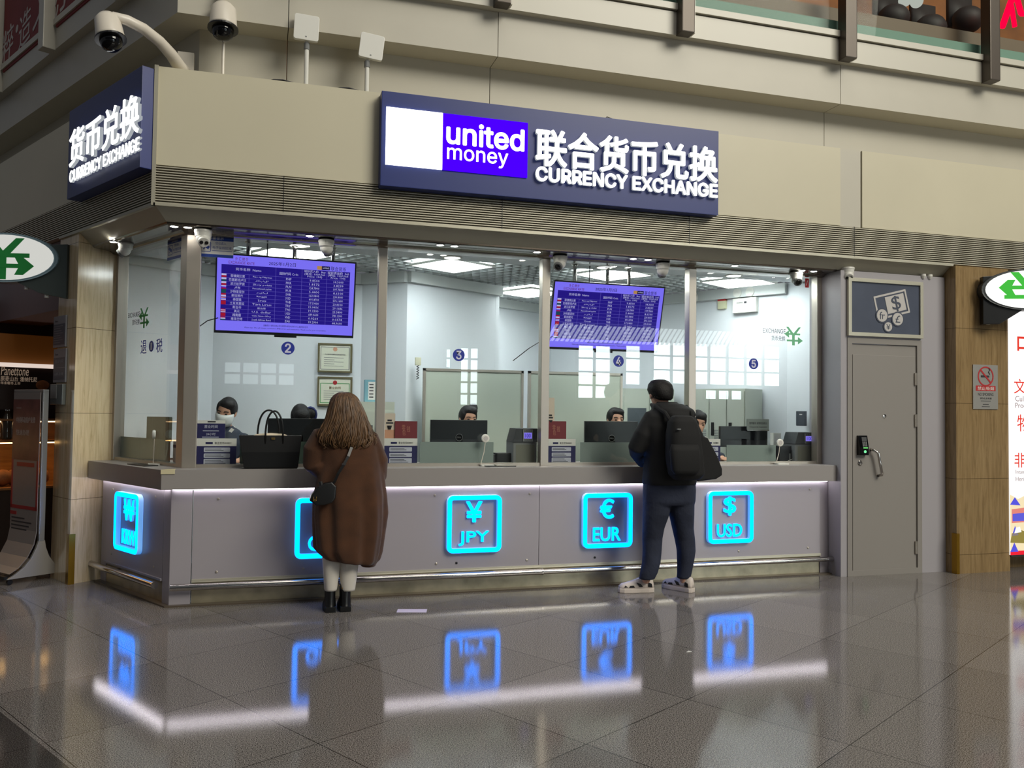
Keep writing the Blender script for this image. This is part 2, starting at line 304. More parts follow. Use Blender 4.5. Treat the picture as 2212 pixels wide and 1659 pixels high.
# upper storey
[front('wall_upper_recess_front', rect(.18, .4, 3.9, 4.6), b, M['offwhite'], a) for a, b in ((None, .772), (.778, 2.484), (2.490, 5.909), (5.915, 11.5))]; left('wall_upper_recess_left', rect(.18, .4, 3.9, 4.6), -7, M['offwhite'])
for i, (a, b) in enumerate(((None, .772), (.778, 2.484), (2.490, 5.909), (5.915, 11.5))): front('wall_upper_front', rect(-.07, .4, 4.494, 4.875), b, M['offwhite'], a)
left('wall_upper_left', rect(-.07, .4, 4.494, 4.875), -7, M['offwhite'])
front('trim_10', rect(-.15, .4, 4.875, 5.085), 11.5, M['cream']); left('trim_11', rect(-.15, .4, 4.875, 5.085), -7, M['cream'])
front('trim_12', [(-.175, 5.098), (-.1, 5.098), (-.1, 5.155), (-.175, 5.155)], 11.5, M['cream']); left('trim_13', [(-.175, 5.098), (-.1, 5.098), (-.1, 5.155), (-.175, 5.155)], -7, M['cream'])
M['mull'] = mat('dark_mullion', (74, 66, 58), .35, .4); M['teal'] = mat('teal_window_sill', (120, 150, 134), .6)
uw = sroot('window_6', P0)
for u in (.72, 2.42, 4.115, 5.825, 7.53, 9.24):
    MB().box(u, u+.125, -.26, -.14, 4.868, 6.6).build('mullion', M['mull'], uw, bevel=.008)
    MB().box(u+.128, u+.142, -.235, -.16, 4.875, 6.6).build('mullion_edge', M['cream'], uw)
MB().box(-.1, 11.5, -.135, -.125, 5.155, 6.6).build('pane', glass('upper_pane', (.94, .97, .96), None, 0, .003), uw)
MB().box(.0, 11.5, -.05, .02, 5.155, 5.31).build('sill_panel', M['teal'], uw)
M['browninside'] = mat('brown_counter_wood', (120, 96, 76), .55); M['amber'] = mat('amber_room_glow', (120, 70, 24), .7, emit=(120, 66, 16), es=.25, vary=.7, vscale=1.2)  # upper room's amber light is put into its wall's colour and emission
MB().box(.0, 11.5, .1, .8, 5.155, 5.52).build('inner_ledge', M['browninside'], uw)
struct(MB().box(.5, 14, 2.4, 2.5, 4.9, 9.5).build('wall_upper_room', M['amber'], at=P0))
uwl = sroot('window_7', P0, LR)
for u in (-.78, -2.35, -3.95, -5.5): MB().box(u-.14, u, -.26, -.14, 4.868, 6.6).build('mullion', M['cream'], uwl, bevel=.008)
MB().box(-7, .05, -.1, .0, 5.1, 6.6).build('backing', M['black'], uwl)
# door wall at the right end and its marble pillar
struct(MB().box(5.835, 5.905, -.168, .3, 0, 2.868).box(6.755, 7.04, -.168, .3, 0, 2.868).box(5.905, 6.755, -.168, .3, 2.235, 2.252).box(5.905, 6.755, -.168, .3, 2.80, 2.868).build('wall_right', M['doorwall'], at=P0))
struct(MB().box(7.045, 7.69, -.30, .4, 0, 2.966).build('wall_right_pillar', M['brownmarble'], at=P0))
struct(MB().box(7.69, 11.5, -.12, .4, 0, 2.966).build('wall_far_right', M['brownmarble'], at=P0))
# left marble pillar and the shop opening past it
struct(MB().add([(x, y, z) for x, y in ((-1.33, -.245), (-1.44, .22), (-1.8, .22), (-1.765, -.245)) for z in (0, 2.966)], [(0, 1, 3, 2), (2, 3, 5, 4), (4, 5, 7, 6), (6, 7, 1, 0), (0, 2, 4, 6), (1, 7, 5, 3)]).build('wall_left_pillar', M['marble'], at=P0, rz=LR))
M['shopceil'] = mat('mauve_ceiling', (128, 112, 116), .6)
struct(MB().box(-7, -1.76, -.2, .24, 2.36, 2.98).build('wall_shop_header', M['shopceil'], at=P0, rz=LR)); struct(MB().box(-7, -1.70, .24, 6.5, 2.55, 2.62).build('ceiling_shop', M['darkwood'], at=P0, rz=LR))
SHR = RAD(30)                             # the bakery's shelves stand along the floor tiles, facing the hall
_q = ray(60, 900); _q = _q*((P0.y+2.75)/_q.y); SHO = Vector((_q.x, _q.y, 0)); SHN = Vector((-.5, sqrt(3)/2, 0)); SHU = Vector((sqrt(3)/2, .5, 0))
def ps(px, py, off_=0.0):
    r = ray(px, py); k = (SHO.dot(SHN)+off_)/r.dot(SHN); p = r*k; return (p-SHO).dot(SHU), CZ+p.z
struct(MB().box(-4, 1.3, .55, .62, 0, 2.6).build('wall_shop_back', M['darkwood'], at=SHO, rz=SHR))
# booth interior: walls follow the floor tiles, the front does not
def wallseg(name, a, b, z0=0, z1=2.9, m=None, th=.06):
    a = Vector(a); b = Vector(b); t = (b-a).normalized(); n = Vector((-t.y, t.x))*th
    pts = [(a.x, a.y), (b.x, b.y), (b.x+n.x, b.y+n.y), (a.x+n.x, a.y+n.y)]
    return struct(MB().prism(pts, z0, z1, 'z').build(name, m or M['whitepaint'], at=P0))
WP = [(-.62, 1.42), (.17, 1.95), (1.62, 1.95), (2.03, 1.59), (3.18, 2.24), (2.82, 2.86), (4.32, 3.73), (5.98, .88), (5.95, .2)]
for i in range(len(WP)-1): wallseg(('wall_booth_left', 'wall_booth_back', 'wall_booth_pier', 'wall_booth_inner', 'wall_booth_return', 'wall_booth_far', 'wall_booth_side', 'wall_booth_right')[i], WP[i], WP[i+1])
# interior ceiling: a plaster strip along the glass, open cell grid behind
front('ceiling_plaster', rect(.205, .62, 2.866, 2.92), 5.95, M['whitepaint']); left('ceiling_plaster_left', rect(.205, .62, 2.866, 2.92), -1.44, M['whitepaint'])
gr = MB()
RP = [Vector(q) for q in [(.40, .63), (-.05, 1.15), (-.38, 1.5), (.17, 1.93), (1.62, 1.93), (2.03, 1.57), (3.18, 2.22), (2.84, 2.84), (4.3, 3.70), (5.94, .86), (5.93, .63)]]
def gridbars(dirv, nrm, lo, hi, step):   # bars along dirv clipped to the room's plan
    k = lo
    while k < hi:
        hits = []
        for i in range(len(RP)):
            p, q = RP[i], RP[(i+1) % len(RP)]; a_, b_ = p.dot(nrm)-k, q.dot(nrm)-k
            if a_*b_ < 0: x = p+(q-p)*(a_/(a_-b_)); hits.append(x.dot(dirv))
        hits.sort()
        for j in range(0, len(hits)-1, 2):
            a_ = nrm*k+dirv*hits[j]; b_ = nrm*k+dirv*hits[j+1]; w_ = nrm*.005
            gr.prism([tuple(a_-w_), tuple(b_-w_), tuple(b_+w_), tuple(a_+w_)], 2.905, 2.94, 'z')
        k += step
U2 = Vector((.5, -sqrt(3)/2)); N2 = Vector((sqrt(3)/2, .5)); gridbars(U2, N2, .2, 6.5, .115); gridbars(N2, U2, -2.5, 2.8, .115)
MG = mat('grid_ceiling_white', (226, 230, 230), .5); struct(gr.build('ceiling_grid', MG, at=P0))
struct(MB().prism([(-.7, 1.4), (.17, 2.0), (1.62, 2.0), (2.0, 1.7), (3.1, 2.3), (2.75, 2.9), (4.3, 3.85), (6.1, .8), (6.1, .2), (.1, .2)], 3.12, 3.2, 'z').build('ceiling', mat('dark_plenum', (120, 124, 124), .8), at=P0))
bm_ = MB()
for a, b in zip(WP[:-2], WP[1:-1]):
    a = Vector(a); b = Vector(b); t = (b-a).normalized(); n = Vector((t.y, -t.x)); q = [a, b, b+n*.06, a+n*.06]; bm_.prism([(p.x, p.y) for p in q], 2.79, 2.9, 'z')
struct(bm_.build('trim_14', mat('cove_trim', (206, 210, 208), .5), at=P0))
# hall behind the photographer: a wall with daylight windows, seen in the glass and the steel
GD = .15; HY = -30.0
struct(MB().box(-40, 60, HY-.5, HY-.3, 0, 16).build('wall_hall_back', mat('hall_grey', (128, 132, 138), .8)))
def hallwin(name, x0, x1, z0, z1, nx, nz, L, tilt=0):
    r = sroot(name); MB().box(x0, x1, HY-.3, HY-.25, z0, z1).build('pane', emis('daylight_%g' % L, (.86, .97, 1.0), L), r)
    f = MB()
    for i in range(nx+1): x = x0+(x1-x0)*i/nx; f.box(x-.07, x+.07, HY-.25, HY-.1, z0, z1)
    for i in range(nz+1): z = z0+(z1-z0)*i/nz; f.box(x0, x1, HY-.25, HY-.12, z-.05, z+.05)
    f.build('frame', mat('hall_frame', (96, 104, 110), .5), r)
VY = 2*(P0.y+GD)-HY                      # where the windows appear mirrored in the glass
def vx(px, py): r = ray(px, py); k = VY/r.y; return r.x*k, CZ+r.z*k
for i, (a0, a1, c0, c1, nx, nz, L_) in enumerate(((482, 638, 782, 832, 4, 2, 2.2), (963, 977, 752, 795, 1, 2, 8), (994, 1036, 750, 876, 2, 5, 10), (1249, 1323, 745, 861, 2, 4, 15), (1352, 1388, 745, 832, 1, 3, 12), (1412, 1690, 742, 832, 7, 3, 15), (1525, 1608, 842, 864, 3, 1, 12))):
    A_ = vx(a0, (c0+c1)/2); B_ = vx(a1, (c0+c1)/2); hallwin('window_%d' % (8+i), A_[0], B_[0], vx((a0+a1)/2, c1)[1], vx((a0+a1)/2, c0)[1], nx, nz, L_)
sl = MB(); S0 = vx(1180, 739); S1 = vx(1640, 742); SZ = vx(1400, 708)[1]
for i in range(46):
    x = S0[0]+(S1[0]-S0[0])*i/46; z0, z1 = S0[1]+.1, SZ; w_ = .16; q = [(x, z0), (x+w_, z0), (x+w_+.6, z1), (x+.6, z1)]; sl.prism(q, HY-.2, HY-.1)
struct(sl.build('window_16', emis('roof_slats', (.9, .97, 1), 4.0)))  # hall roof slats, no window; their brightness is put in as emission
# ================================================================== booth glazing
def polyprism(pts, z0, z1, name, m, parent, bevel=.003): return MB().prism(pts, z0, z1, 'z').build(name, m, parent, bevel=bevel)
posts = [1.577, 3.004, 4.435]
edges = [.168, 1.577, 3.004, 4.435, 5.80]
wn = []
for i in range(4):
    r = sroot('window_%d' % (i+1), P0); wn.append(r); a, b = edges[i], edges[i+1]; a += .03 if i else 0; b -= .03
    MB().box(a, b, GD, GD+.012, 1.055, 2.853).build('pane', M['pane'], r)
    MB().box(a-.03, b+.03, GD-.035, GD+.045, 1.031, 1.055).build('sill', M['steel'], r)
for i, u in enumerate(posts): MB().box(u-.036, u+.036, .105, .195, 1.031, 2.856).build('post', M['steel'], wn[i], bevel=.003)
MB().box(5.78, 5.832, .105, .195, 1.031, 2.856).build('post', M['steel'], wn[3], bevel=.003)
def fw(u, d): return (u, d)
def lw(u, d): q = UL*u+NL*d; return (q.x, q.y)
polyprism([fw(K30*.10, .10), fw(.160, .10), fw(.160, .19), fw(K30*.19, .19), lw(-.160, .19), lw(-.160, .10)], 1.031, 2.856, 'post', M['steel'], wn[0])
wl = sroot('window_5', P0, LR)
MB().box(-1.39, -.165, GD, GD+.012, 1.055, 2.853).build('pane', M['pane'], wl); MB().box(-1.42, -.13, GD-.035, GD+.045, 1.031, 1.055).build('sill', M['steel'], wl)
MB().box(-1.435, -1.375, .105, .195, 1.031, 2.856).build('post', M['steel'], wl, bevel=.003)
# frosted film along the foot of the panes
def film(r, a, b, z1=1.232, m='film'): MB().box(a, b, GD+.014, GD+.017, 1.056, z1).build('frosted_film', M[m], r)
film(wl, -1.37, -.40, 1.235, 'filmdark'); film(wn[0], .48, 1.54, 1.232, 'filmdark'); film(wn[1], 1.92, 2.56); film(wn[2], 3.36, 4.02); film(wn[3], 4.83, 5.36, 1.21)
# ================================================================== service counter
ct = thing('service_counter', 'long pale grey service counter with lit underside and steel foot rails below the glass', 'counter', P0)
def pcf(u, d): return (u, d)
def corner_poly(d0, d1, uR, uLft):
    return [pcf(K30*d0, d0), pcf(uR, d0), pcf(uR, d1), pcf(K30*d1, d1)], [lw(-K30*d0, d0), lw(uLft, d0), lw(uLft, d1), lw(-K30*d1, d1)]
A, B = corner_poly(-.11, .72, 5.832, -1.345)
MB().prism([A[0], A[1], A[2], A[3]], .883, 1.031, 'z').build('countertop', M['counter'], ct, bevel=.002)
MB().prism(B, .883, 1.031, 'z').build('countertop', M['counter'], ct, bevel=.002)
def cpanel(name, d0, d1, z0, z1, ranges, m, bevel=.003, lft=False):
    for a, b in ranges:
        o = MB().box(a, b, d0, d1, z0, z1).build(name, m, ct, bevel=bevel)
        if lft: o.rotation_euler = (0, 0, LR)
cpanel('front_panel', .0, .06, .175, .883, [(.157, 2.925), (2.928, 5.735)], M['panel'])
cpanel('front_panel', .0, .06, .175, .883, [(-1.215, -.125)], M['panel'], lft=True)
cpanel('end_panel', .012, .07, .0, .883, [(5.742, 5.832)], M['panel']); cpanel('end_panel', .012, .07, .0, .883, [(-1.335, -1.222)], M['panel'], lft=True)
MB().prism([(0, 0), (.150, 0), (.150, .06), (K30*.06, .06), lw(-.118, .06), lw(-.118, .0)], .0, .883, 'z').build('corner_post', M['panel'], ct, bevel=.003)
cpanel('panel_ledge', -.012, .05, .172, .196, [(.157, 5.735)], M['trim'], .002); cpanel('panel_ledge', -.012, .05, .172, .19, [(-1.215, -.125)], M['panel'], .002, True)
cpanel('kick_plate', .015, .06, .012, .172, [(.157, 5.735)], M['kick'], .001); cpanel('kick_plate', .015, .06, .012, .172, [(-1.215, -.125)], M['kick'], .001, True)
LED = emis('white_led', (1.0, .93, 1.0), 13)
MB().prism([(K30*-.02+.02, -.022), (5.8, -.022), (5.8, -.008), (K30*-.008+.02, -.008)], .874, .882, 'z').build('led_strip', LED, ct)
o = MB().box(-1.32, -.02, -.022, -.008, .874, .882).build('led_strip', LED, ct); o.rotation_euler = (0, 0, LR)
def rail(a, b, rad, lft=False, caps=(1, 1)):
    mb = MB().tube([(a, -.055, .148), (a+.004, -.055, .148), (b-.004, -.055, .148), (b, -.055, .148)], rad, 16); mb.T = None
    o = mb.build('foot_rail', M['chrome'], ct, smooth=False); o.data.polygons.foreach_set('use_smooth', [len(p.vertices) == 4 for p in o.data.polygons])
    k = MB().lathe([(rad*1.1, -.006), (rad*1.1, .006)], (b, -.055, .148), 16, 'x').build('end_cap', M['chrome'], o)
    if lft: o.rotation_euler = (0, 0, LR)
    for u in ([a+.5+1.1*i for i in range(int((b-a)/1.1))] or [(a+b)/2]):
        q = MB().tube([(u, -.055, .148), (u, .02, .148)], .01, 8).build('rail_bracket', M['steel'], o)
rail(.01, 2.94, .026); rail(2.94, 5.89, .022); rail(-1.44, -.13, .026, True)
for u, z in [(.335, .80), (1.0, .80), (2.02, .80), (2.22, .80), (2.84, .80), (3.46, .80), (4.87, .80), (5.62, .80), (.335, .245), (.98, .245), (2.21, .24), (2.82, .24), (3.44, .24), (4.24, .245), (4.86, .245), (5.60, .25), (2.04, .24)]:
    MB().lathe([(.010, 0), (.010, -.004), (.006, -.006), (.0, -.006)], (u, 0, z), 12, 'y').build('screw', M['steel'] if u not in (2.21, 3.44) else M['black'], ct)
for u, z in [(-1.09, .80), (-.27, .80), (-1.09, .26), (-.27, .26)]:
    o = MB().lathe([(.010, 0), (.010, -.004), (.006, -.006), (.0, -.006)], (u, 0, z), 12, 'y').build('screw', M['steel'], ct); o.rotation_euler = (0, 0, LR)
tp = MB(); q = [(-K30*.11-.004, -.116), (.03, -.116), (.03, -.02), (-.03, -.03)]; tp.prism(q, 1.0, 1.033, 'z').build('tape_corner', mat('masking_tape', (206, 196, 160), .7), ct)
# neon currency signs on the counter panels
CY = emis('cyan_neon', (.0, 1.12, 5.6), 1.0); CYS = mat('neon_side_acrylic', (200, 226, 240), .4, emit=(.06, .36, 1.0), es=.6)
def neon(sym, code, u, label, lft=False, wsym=.13):
    t = thing('currency_sign', label, 'neon sign', FL(u, 0, .325) if lft else FM(u, 0, .325), LR if lft else 0, 'lit currency signs on the counter front')
    MB().rrect(-.233, .233, 0, .474, .05, -.040, -.002, hole=.038).build('frame_side', CYS, t)
    MB().rrect(-.231, .231, .002, .472, .05, -.044, -.040, hole=.036).build('frame_face', CY, t)
    MB().text(sym, 0, .335, None if wsym is None else wsym, .165, -.002, .014, .03).build('symbol_side', CYS, t); MB().text(sym, 0, .335, wsym, .165, -.016, .004, .025).build('symbol', CY, t)
    MB().text(code, 0, .115, .255, .115, -.002, .012, .03).build('letter_side', CYS, t); MB().text(code, 0, .115, .255, .115, -.014, .004, .025).build('lettering', CY, t)
neon('₩', 'KRW', -.713, 'cyan neon KRW sign on the angled left end of the counter', True, .19)
neon('£', 'GBP', 1.14, 'cyan neon sign half hidden behind the brown coat', False, .12)
neon('¥', 'JPY', 2.351, 'cyan neon JPY yen sign on the counter front'); neon('€', 'EUR', 3.545, 'cyan neon EUR euro sign left of the jeans', False, .125); neon('$', 'USD', 4.756, 'cyan neon USD dollar sign right of the jeans', False, .12)
# door
dr = sroot('door_1', P0)
fr = MB().rrect(5.905, 6.755, 0.0, 2.235, .004, -.176, -.16, n=1, hole=.052); fr.build('frame', M['doorpaint'], dr, bevel=.003)
MB().box(5.957, 6.703, -.160, -.12, .016, 2.18).build('frame_rebate', M['doorpaint'], dr)
lf = MB().box(5.966, 6.683, -.172, -.13, .02, 2.078).build('leaf', M['doorpaint'], dr, bevel=.003)
MB().tube([(6.165, -.168, 1.185), (6.170, -.222, 1.175), (6.205, -.228, 1.15), (6.245, -.228, .965), (6.250, -.222, .945), (6.250, -.168, .935)], .013, 12).build('handle', M['chrome'], lf, smooth=True)
MB().lathe([(.024, 0), (.024, -.006), (.018, -.010), (.012, -.010), (.011, -.005), (0, -.005)], (6.045, -.172, 1.056), 20, 'y').build('lock', M['chrome'], lf)
MB().lathe([(.017, 0), (.017, -.006), (.009, -.007), (.008, -.002), (0, -.002)], (6.323, -.172, 1.50), 18, 'y').build('peephole', M['chrome'], lf)
for z in (1.86, 1.46, .245): MB().box(6.668, 6.69, -.188, -.165, z-.058, z+.058).tube([(6.682, -.184, z-.06), (6.682, -.184, z+.06)], .008, 10).build('hinge', M['steel'], dr)
kp = thing('door_keypad', 'black fingerprint keypad with green glow on the grey door', 'keypad', FM(6.06, -.172, 1.13), 0)
MB().add([(x, y, z) for x, y0 in ((-.05, 0), (.05, 0)) for y, z in ((0, 0), (-.045, .0), (-.045, .075), (-.022, .185), (0, .185))], [(0, 1, 2, 3, 4), (9, 8, 7, 6, 5), (0, 5, 6, 1), (1, 6, 7, 2), (2, 7, 8, 3), (3, 8, 9, 4), (4, 9, 5, 0)]).build('housing', M['blackgloss'], kp, bevel=.004)
def tilted(x0, x1, z0, z1, m, n, e=.001):
    yy = lambda z: -.045+.023*(z-.075)/.11-e; MB().add([(x0, yy(z0), z0), (x1, yy(z0), z0), (x1, yy(z1), z1), (x0, yy(z1), z1), (x0, yy(z0)+.003, z0), (x1, yy(z0)+.003, z0), (x1, yy(z1)+.003, z1), (x0, yy(z1)+.003, z1)], [(0, 1, 2, 3), (7, 6, 5, 4), (0, 4, 5, 1), (1, 5, 6, 2), (2, 6, 7, 3), (3, 7, 4, 0)]).build(n, m, kp)
tilted(-.018, .036, .132, .17, M['darkgrey'], 'display')
for i in range(3):
    for j in range(4): tilted(-.016+.018*i, -.003+.018*i, .084+.0115*j, .092+.0115*j, M['grey'], 'key')
MB().box(-.012, .036, -.048, -.044, .064, .076).build('status_bar', emis('green_bar', (.2, .75, .2), .8), kp); MB().lathe([(.014, 0), (.012, -.004), (0, -.006)], (.008, -.045, .034), 16, 'y').build('finger_pad', emis('green_pad', (.25, 1.1, .45), 1.0), kp)
# transom sign over the door
ts = thing('transom_sign', 'framed grey currency pictogram board above the grey door', 'sign', FM(6.329, -.17, 2.252), 0)
MB().rrect(-.428, .428, 0, .548, .003, -.03, 0, n=1, hole=.034).build('frame', M['trim'], ts, bevel=.003)
MB().box(-.395, .395, -.014, -.002, .033, .515).build('board', mat('slate_board', (74, 80, 96), .3, vary=.12), ts)
PK = mat('pictogram_grey', (192, 188, 184), .5); bd = mat('slate_mark', (66, 72, 88), .4)
an = RAD(14); R2 = Matrix.Translation((.07, 0, .315)) @ Matrix.Rotation(-an, 4, 'Y')
b_ = MB(); b_.T = R2; b_.rrect(-.19, .19, -.115, .115, .004, -.018, -.013, 1, .018); b_.box(-.065, .155, -.018, -.013, -.08, .083); b_.build('banknote', PK, ts)
b_ = MB(); b_.T = R2; b_.text('$', .05, 0, .1, .15, -.019, .002, .03); b_.build('dollar_mark', bd, ts)
for x, z, r, s_, w_ in ((-.045, .205, .06, 'fr', .06), (.135, .178, .06, '£', .055), (.025, .10, .044, '¥', .045)):
    o = MB().lathe([(r+.012, 0), (r+.012, -.001), (0, -.001)], (x, -.0185, z), 28, 'y').build('coin_ring', bd, ts); MB().lathe([(r, 0), (r, -.002), (0, -.002)], (x, -.0195, z), 28, 'y').build('coin', PK, ts); MB().text(s_, x, z, w_, r*1.15, -.022, .001, .03).build('coin_mark', bd, ts)
# brass corner guards on both pillars
for nm, p, z in (('corner_guard', FM(7.045, -.30, 0), 0), ):
    g = thing(nm, 'brass corner guard at the foot of the brown marble pillar', 'corner guard', p); MB().box(-.012, .022, -.012, .0, 0, .385).box(-.012, .0, 0, .05, 0, .385).build('guard_plate', M['brass'], g)
g = thing('corner_guard', 'brass corner guard at the foot of the beige pillar by the poster stand', 'corner guard', FL(-1.33, -.245, 0), LR)
MB().box(-.05, .006, -.01, 0, 0, .42).box(.0, .010, -.01, .04, 0, .42).build('guard_plate', M['brass'], g)
# ================================================================== signs over the counter
WL = emis('sign_white', (1, 1, 1), 3.2); WLS = emis('sign_letter_side', (.62, .66, .70), .6)
def loc(P, o): return (P[0]-o[0], P[1]-o[1])
def rbox(tl, br, d, fn, o):              # rectified (x0, x1, z0, z1) of a photo rectangle on a plane, relative to o
    a = fn(*tl, d); b = fn(*br, d); return a[0]-o[0], b[0]-o[0], b[1]-o[1], a[1]-o[1]
O = (2.95, 3.232); s1 = thing('shop_sign', 'long navy sign board with lit white logo block and CURRENCY EXCHANGE letters', 'sign', FM(O[0], -.25, O[1]))
MB().box(-1.472, 1.472, -.11, .004, 0, .742).build('board', M['navy'], s1, bevel=.004)
SD = -.375
x0, x1, z0, z1 = rbox((835, 230), (955, 366), SD, pm, O); zt = z1; zb = z0
MB().box(x0, x1, -.125, -.11, zb, zt).build('lit_panel', emis('sign_white_panel', (1, .99, .93), 3.5), s1)
x2 = pm(1140, 300, SD)[0]-O[0]; MB().box(x1, x2, -.125, -.11, zb, zt).build('logo_panel', emis('sign_blue_panel', (.075, .0, 1.25), 1.0), s1)
H = zt-zb
MB().text('united', (x1+x2)/2, zb+H*.665, (x2-x1)*.90, H*.385, -.1255, .004, .024, INTER, 4).build('lettering', WL, s1)
MB().text('money', x1+(x2-x1)*.055, zb+H*.26, (x2-x1)*.71, H*.275, -.1255, .004, .006, INTER, 4, 'l').build('lettering', WL, s1)
a = pm(1159, 281, -.39); b = pm(1159, 352, -.39); c = pm(1548, 350, -.39)
MB().text('联合货币兑换', (a[0]+c[0])/2-O[0], (a[1]+b[1])/2-O[1], c[0]-a[0], a[1]-b[1]+.03, -.118, .028, .032).build('letter_side', WLS, s1)
MB().text('联合货币兑换', (a[0]+c[0])/2-O[0], (a[1]+b[1])/2-O[1], c[0]-a[0], a[1]-b[1]+.03, -.146, .004, .030).build('lettering', WL, s1)
a = pm(1159, 360, -.39); b = pm(1159, 389, -.39); c = pm(1549, 405, -.39)
MB().text('CURRENCY EXCHANGE', (a[0]+c[0])/2-O[0], (a[1]+b[1])/2-O[1], c[0]-a[0], a[1]-b[1], -.118, .022, .034, INTER).build('letter_side', WLS, s1)
MB().text('CURRENCY EXCHANGE', (a[0]+c[0])/2-O[0], (a[1]+b[1])/2-O[1], c[0]-a[0], a[1]-b[1], -.140, .004, .032, INTER).build('lettering', WL, s1)
O = (-.58, 3.225); s2 = thing('shop_sign', 'smaller navy sign board with lit letters round the corner on the left side', 'sign', FL(O[0], -.25, O[1]), LR)
MB().box(-.72, .715, -.11, .004, 0, .745).build('board', M['navy'], s2, bevel=.004)
a = pl(150, 300, -.40); b = pl(299, 240, -.40); zt = pl(299, 197, -.40)[1]-O[1]; zb = pl(299, 284, -.40)[1]-O[1]
MB().text('货币兑换', (a[0]+b[0])/2-O[0], (zt+zb)/2, b[0]-a[0], zt-zb, -.118, .026, .018).build('letter_side', WLS, s2)
MB().text('货币兑换', (a[0]+b[0])/2-O[0], (zt+zb)/2, b[0]-a[0], zt-zb, -.144, .004, .016).build('lettering', WL, s2)
zt = pl(298, 296, -.39)[1]-O[1]; zb = pl(298, 324, -.39)[1]-O[1]
MB().text('CURRENCY EXCHANGE', (a[0]+b[0])/2-O[0], (zt+zb)/2, b[0]-a[0], zt-zb, -.118, .018, .012, INTER).build('letter_side', WLS, s2)
MB().text('CURRENCY EXCHANGE', (a[0]+b[0])/2-O[0], (zt+zb)/2, b[0]-a[0], zt-zb, -.136, .004, .010, INTER).build('lettering', WL, s2)
wi = thing('loose_wire', 'thin dark wire sticking up over the long navy sign', 'wire', FM(3.42, -.3, 3.974)); MB().tube([(-.06, 0, 0), (-.03, 0, .03), (.02, 0, .018), (.07, 0, .002)], .004, 6).build('strand', M['black'], wi)
# exchange blade signs
def yen_sign(name, label, loc_, rz, flip, post):
    t = thing(name, label, 'sign', loc_, rz, 'oval exchange signs on the marble pillars'); n = 40; RX, RZ = (.27, .205) if flip else (.25, .19)
    k = 1.62
    def ring(r, y): return [(RX*k*r*cos(2*pi*i/n), y, RZ*r*sin(2*pi*i/n)) for i in range(n)]
    MB().loft([ring(1.0, -.055), ring(1.04, -.06), ring(1.04, .06), ring(1.0, .055)]).build('rim', M['rimblue'] if flip else M['darkgrey'], t)
    MB().loft([ring(.95, -.068), ring(.95, -.05)]).build('face', emis('oval_face_'+name+str(flip), *((( .62, .62, .58), 1.0) if flip else ((.95, .95, .88), 1.5))), t)
    G = M['green'] if flip else M['greenlit']
    g_ = MB(); w = .034
    def bar(pts): g_.prism(pts, -.073-.00002*len(g_.v), -.068)
    bar([(-.03, -.19), (.03, -.19), (.03, .02), (-.03, .02)])
    bar([(-.03, .0), (-.165, .165), (-.09, .165), (.0, .055), (.105, .165), (.175, .165), (.03, .0)])
    bar([(.0, .035), (.22, .035), (.22, -.002), (.0, -.002)]); bar([(.0, .035), (-.22, .035), (-.22, -.002), (.0, -.002)]); bar([(-.19, .09), (-.12, .09), (-.16, .016), (-.12, -.06), (-.19, -.06), (-.27, .016)])
    bar([(.0, -.055), (.20, -.055), (.20, -.092), (.0, -.092)]); bar([(.0, -.055), (-.22, -.055), (-.22, -.092), (.0, -.092)]); bar([(.17, -.0), (.10, -.0), (.14, -.073), (.10, -.15), (.17, -.15), (.26, -.073)])
    g_.build('yen_mark', G, t)
    br = MB(); s_ = 1 if flip else -1
    br.prism([(s_*x, z) for x, z in post], -.04, .04); br.build('bracket', M['slategreen'] if flip else M['black'], t, bevel=.004)
    for x, zb_ in ((.17, -.235), (.34, -.302)): MB().lathe([(.018, 0.01), (.018, -.03), (0, -.03)], (s_*x, 0, zb_), 14).build('bulb', M['white'], t)
M['rimblue'] = mat('blue_grey_rim', (110, 132, 142), .35, .3); M['slategreen'] = mat('slate_green', (66, 74, 72), .5); M['greenlit'] = mat('lit_green', (30, 150, 30), .5, emit=(.02, .30, .02), es=1.0)
yl = pl(35, 561, -.55); yen_sign('oval_exchange_sign', 'oval white and green exchange sign with blue-grey rim on the beige pillar', FL(yl[0], -.62, yl[1]), RAD(-13), True, [(.0, .10), (.52, .13), (.52, -.34), (.30, -.30), (.05, -.18)])
yr = pm(2215, 627, -.52); yen_sign('oval_exchange_sign', 'lit oval green exchange sign with black rim on the brown pillar', FM(yr[0], -.52, yr[1]), RAD(-24), False, [(.0, .15), (.40, .13), (.40, -.33), (.25, -.33), (.05, -.2)])
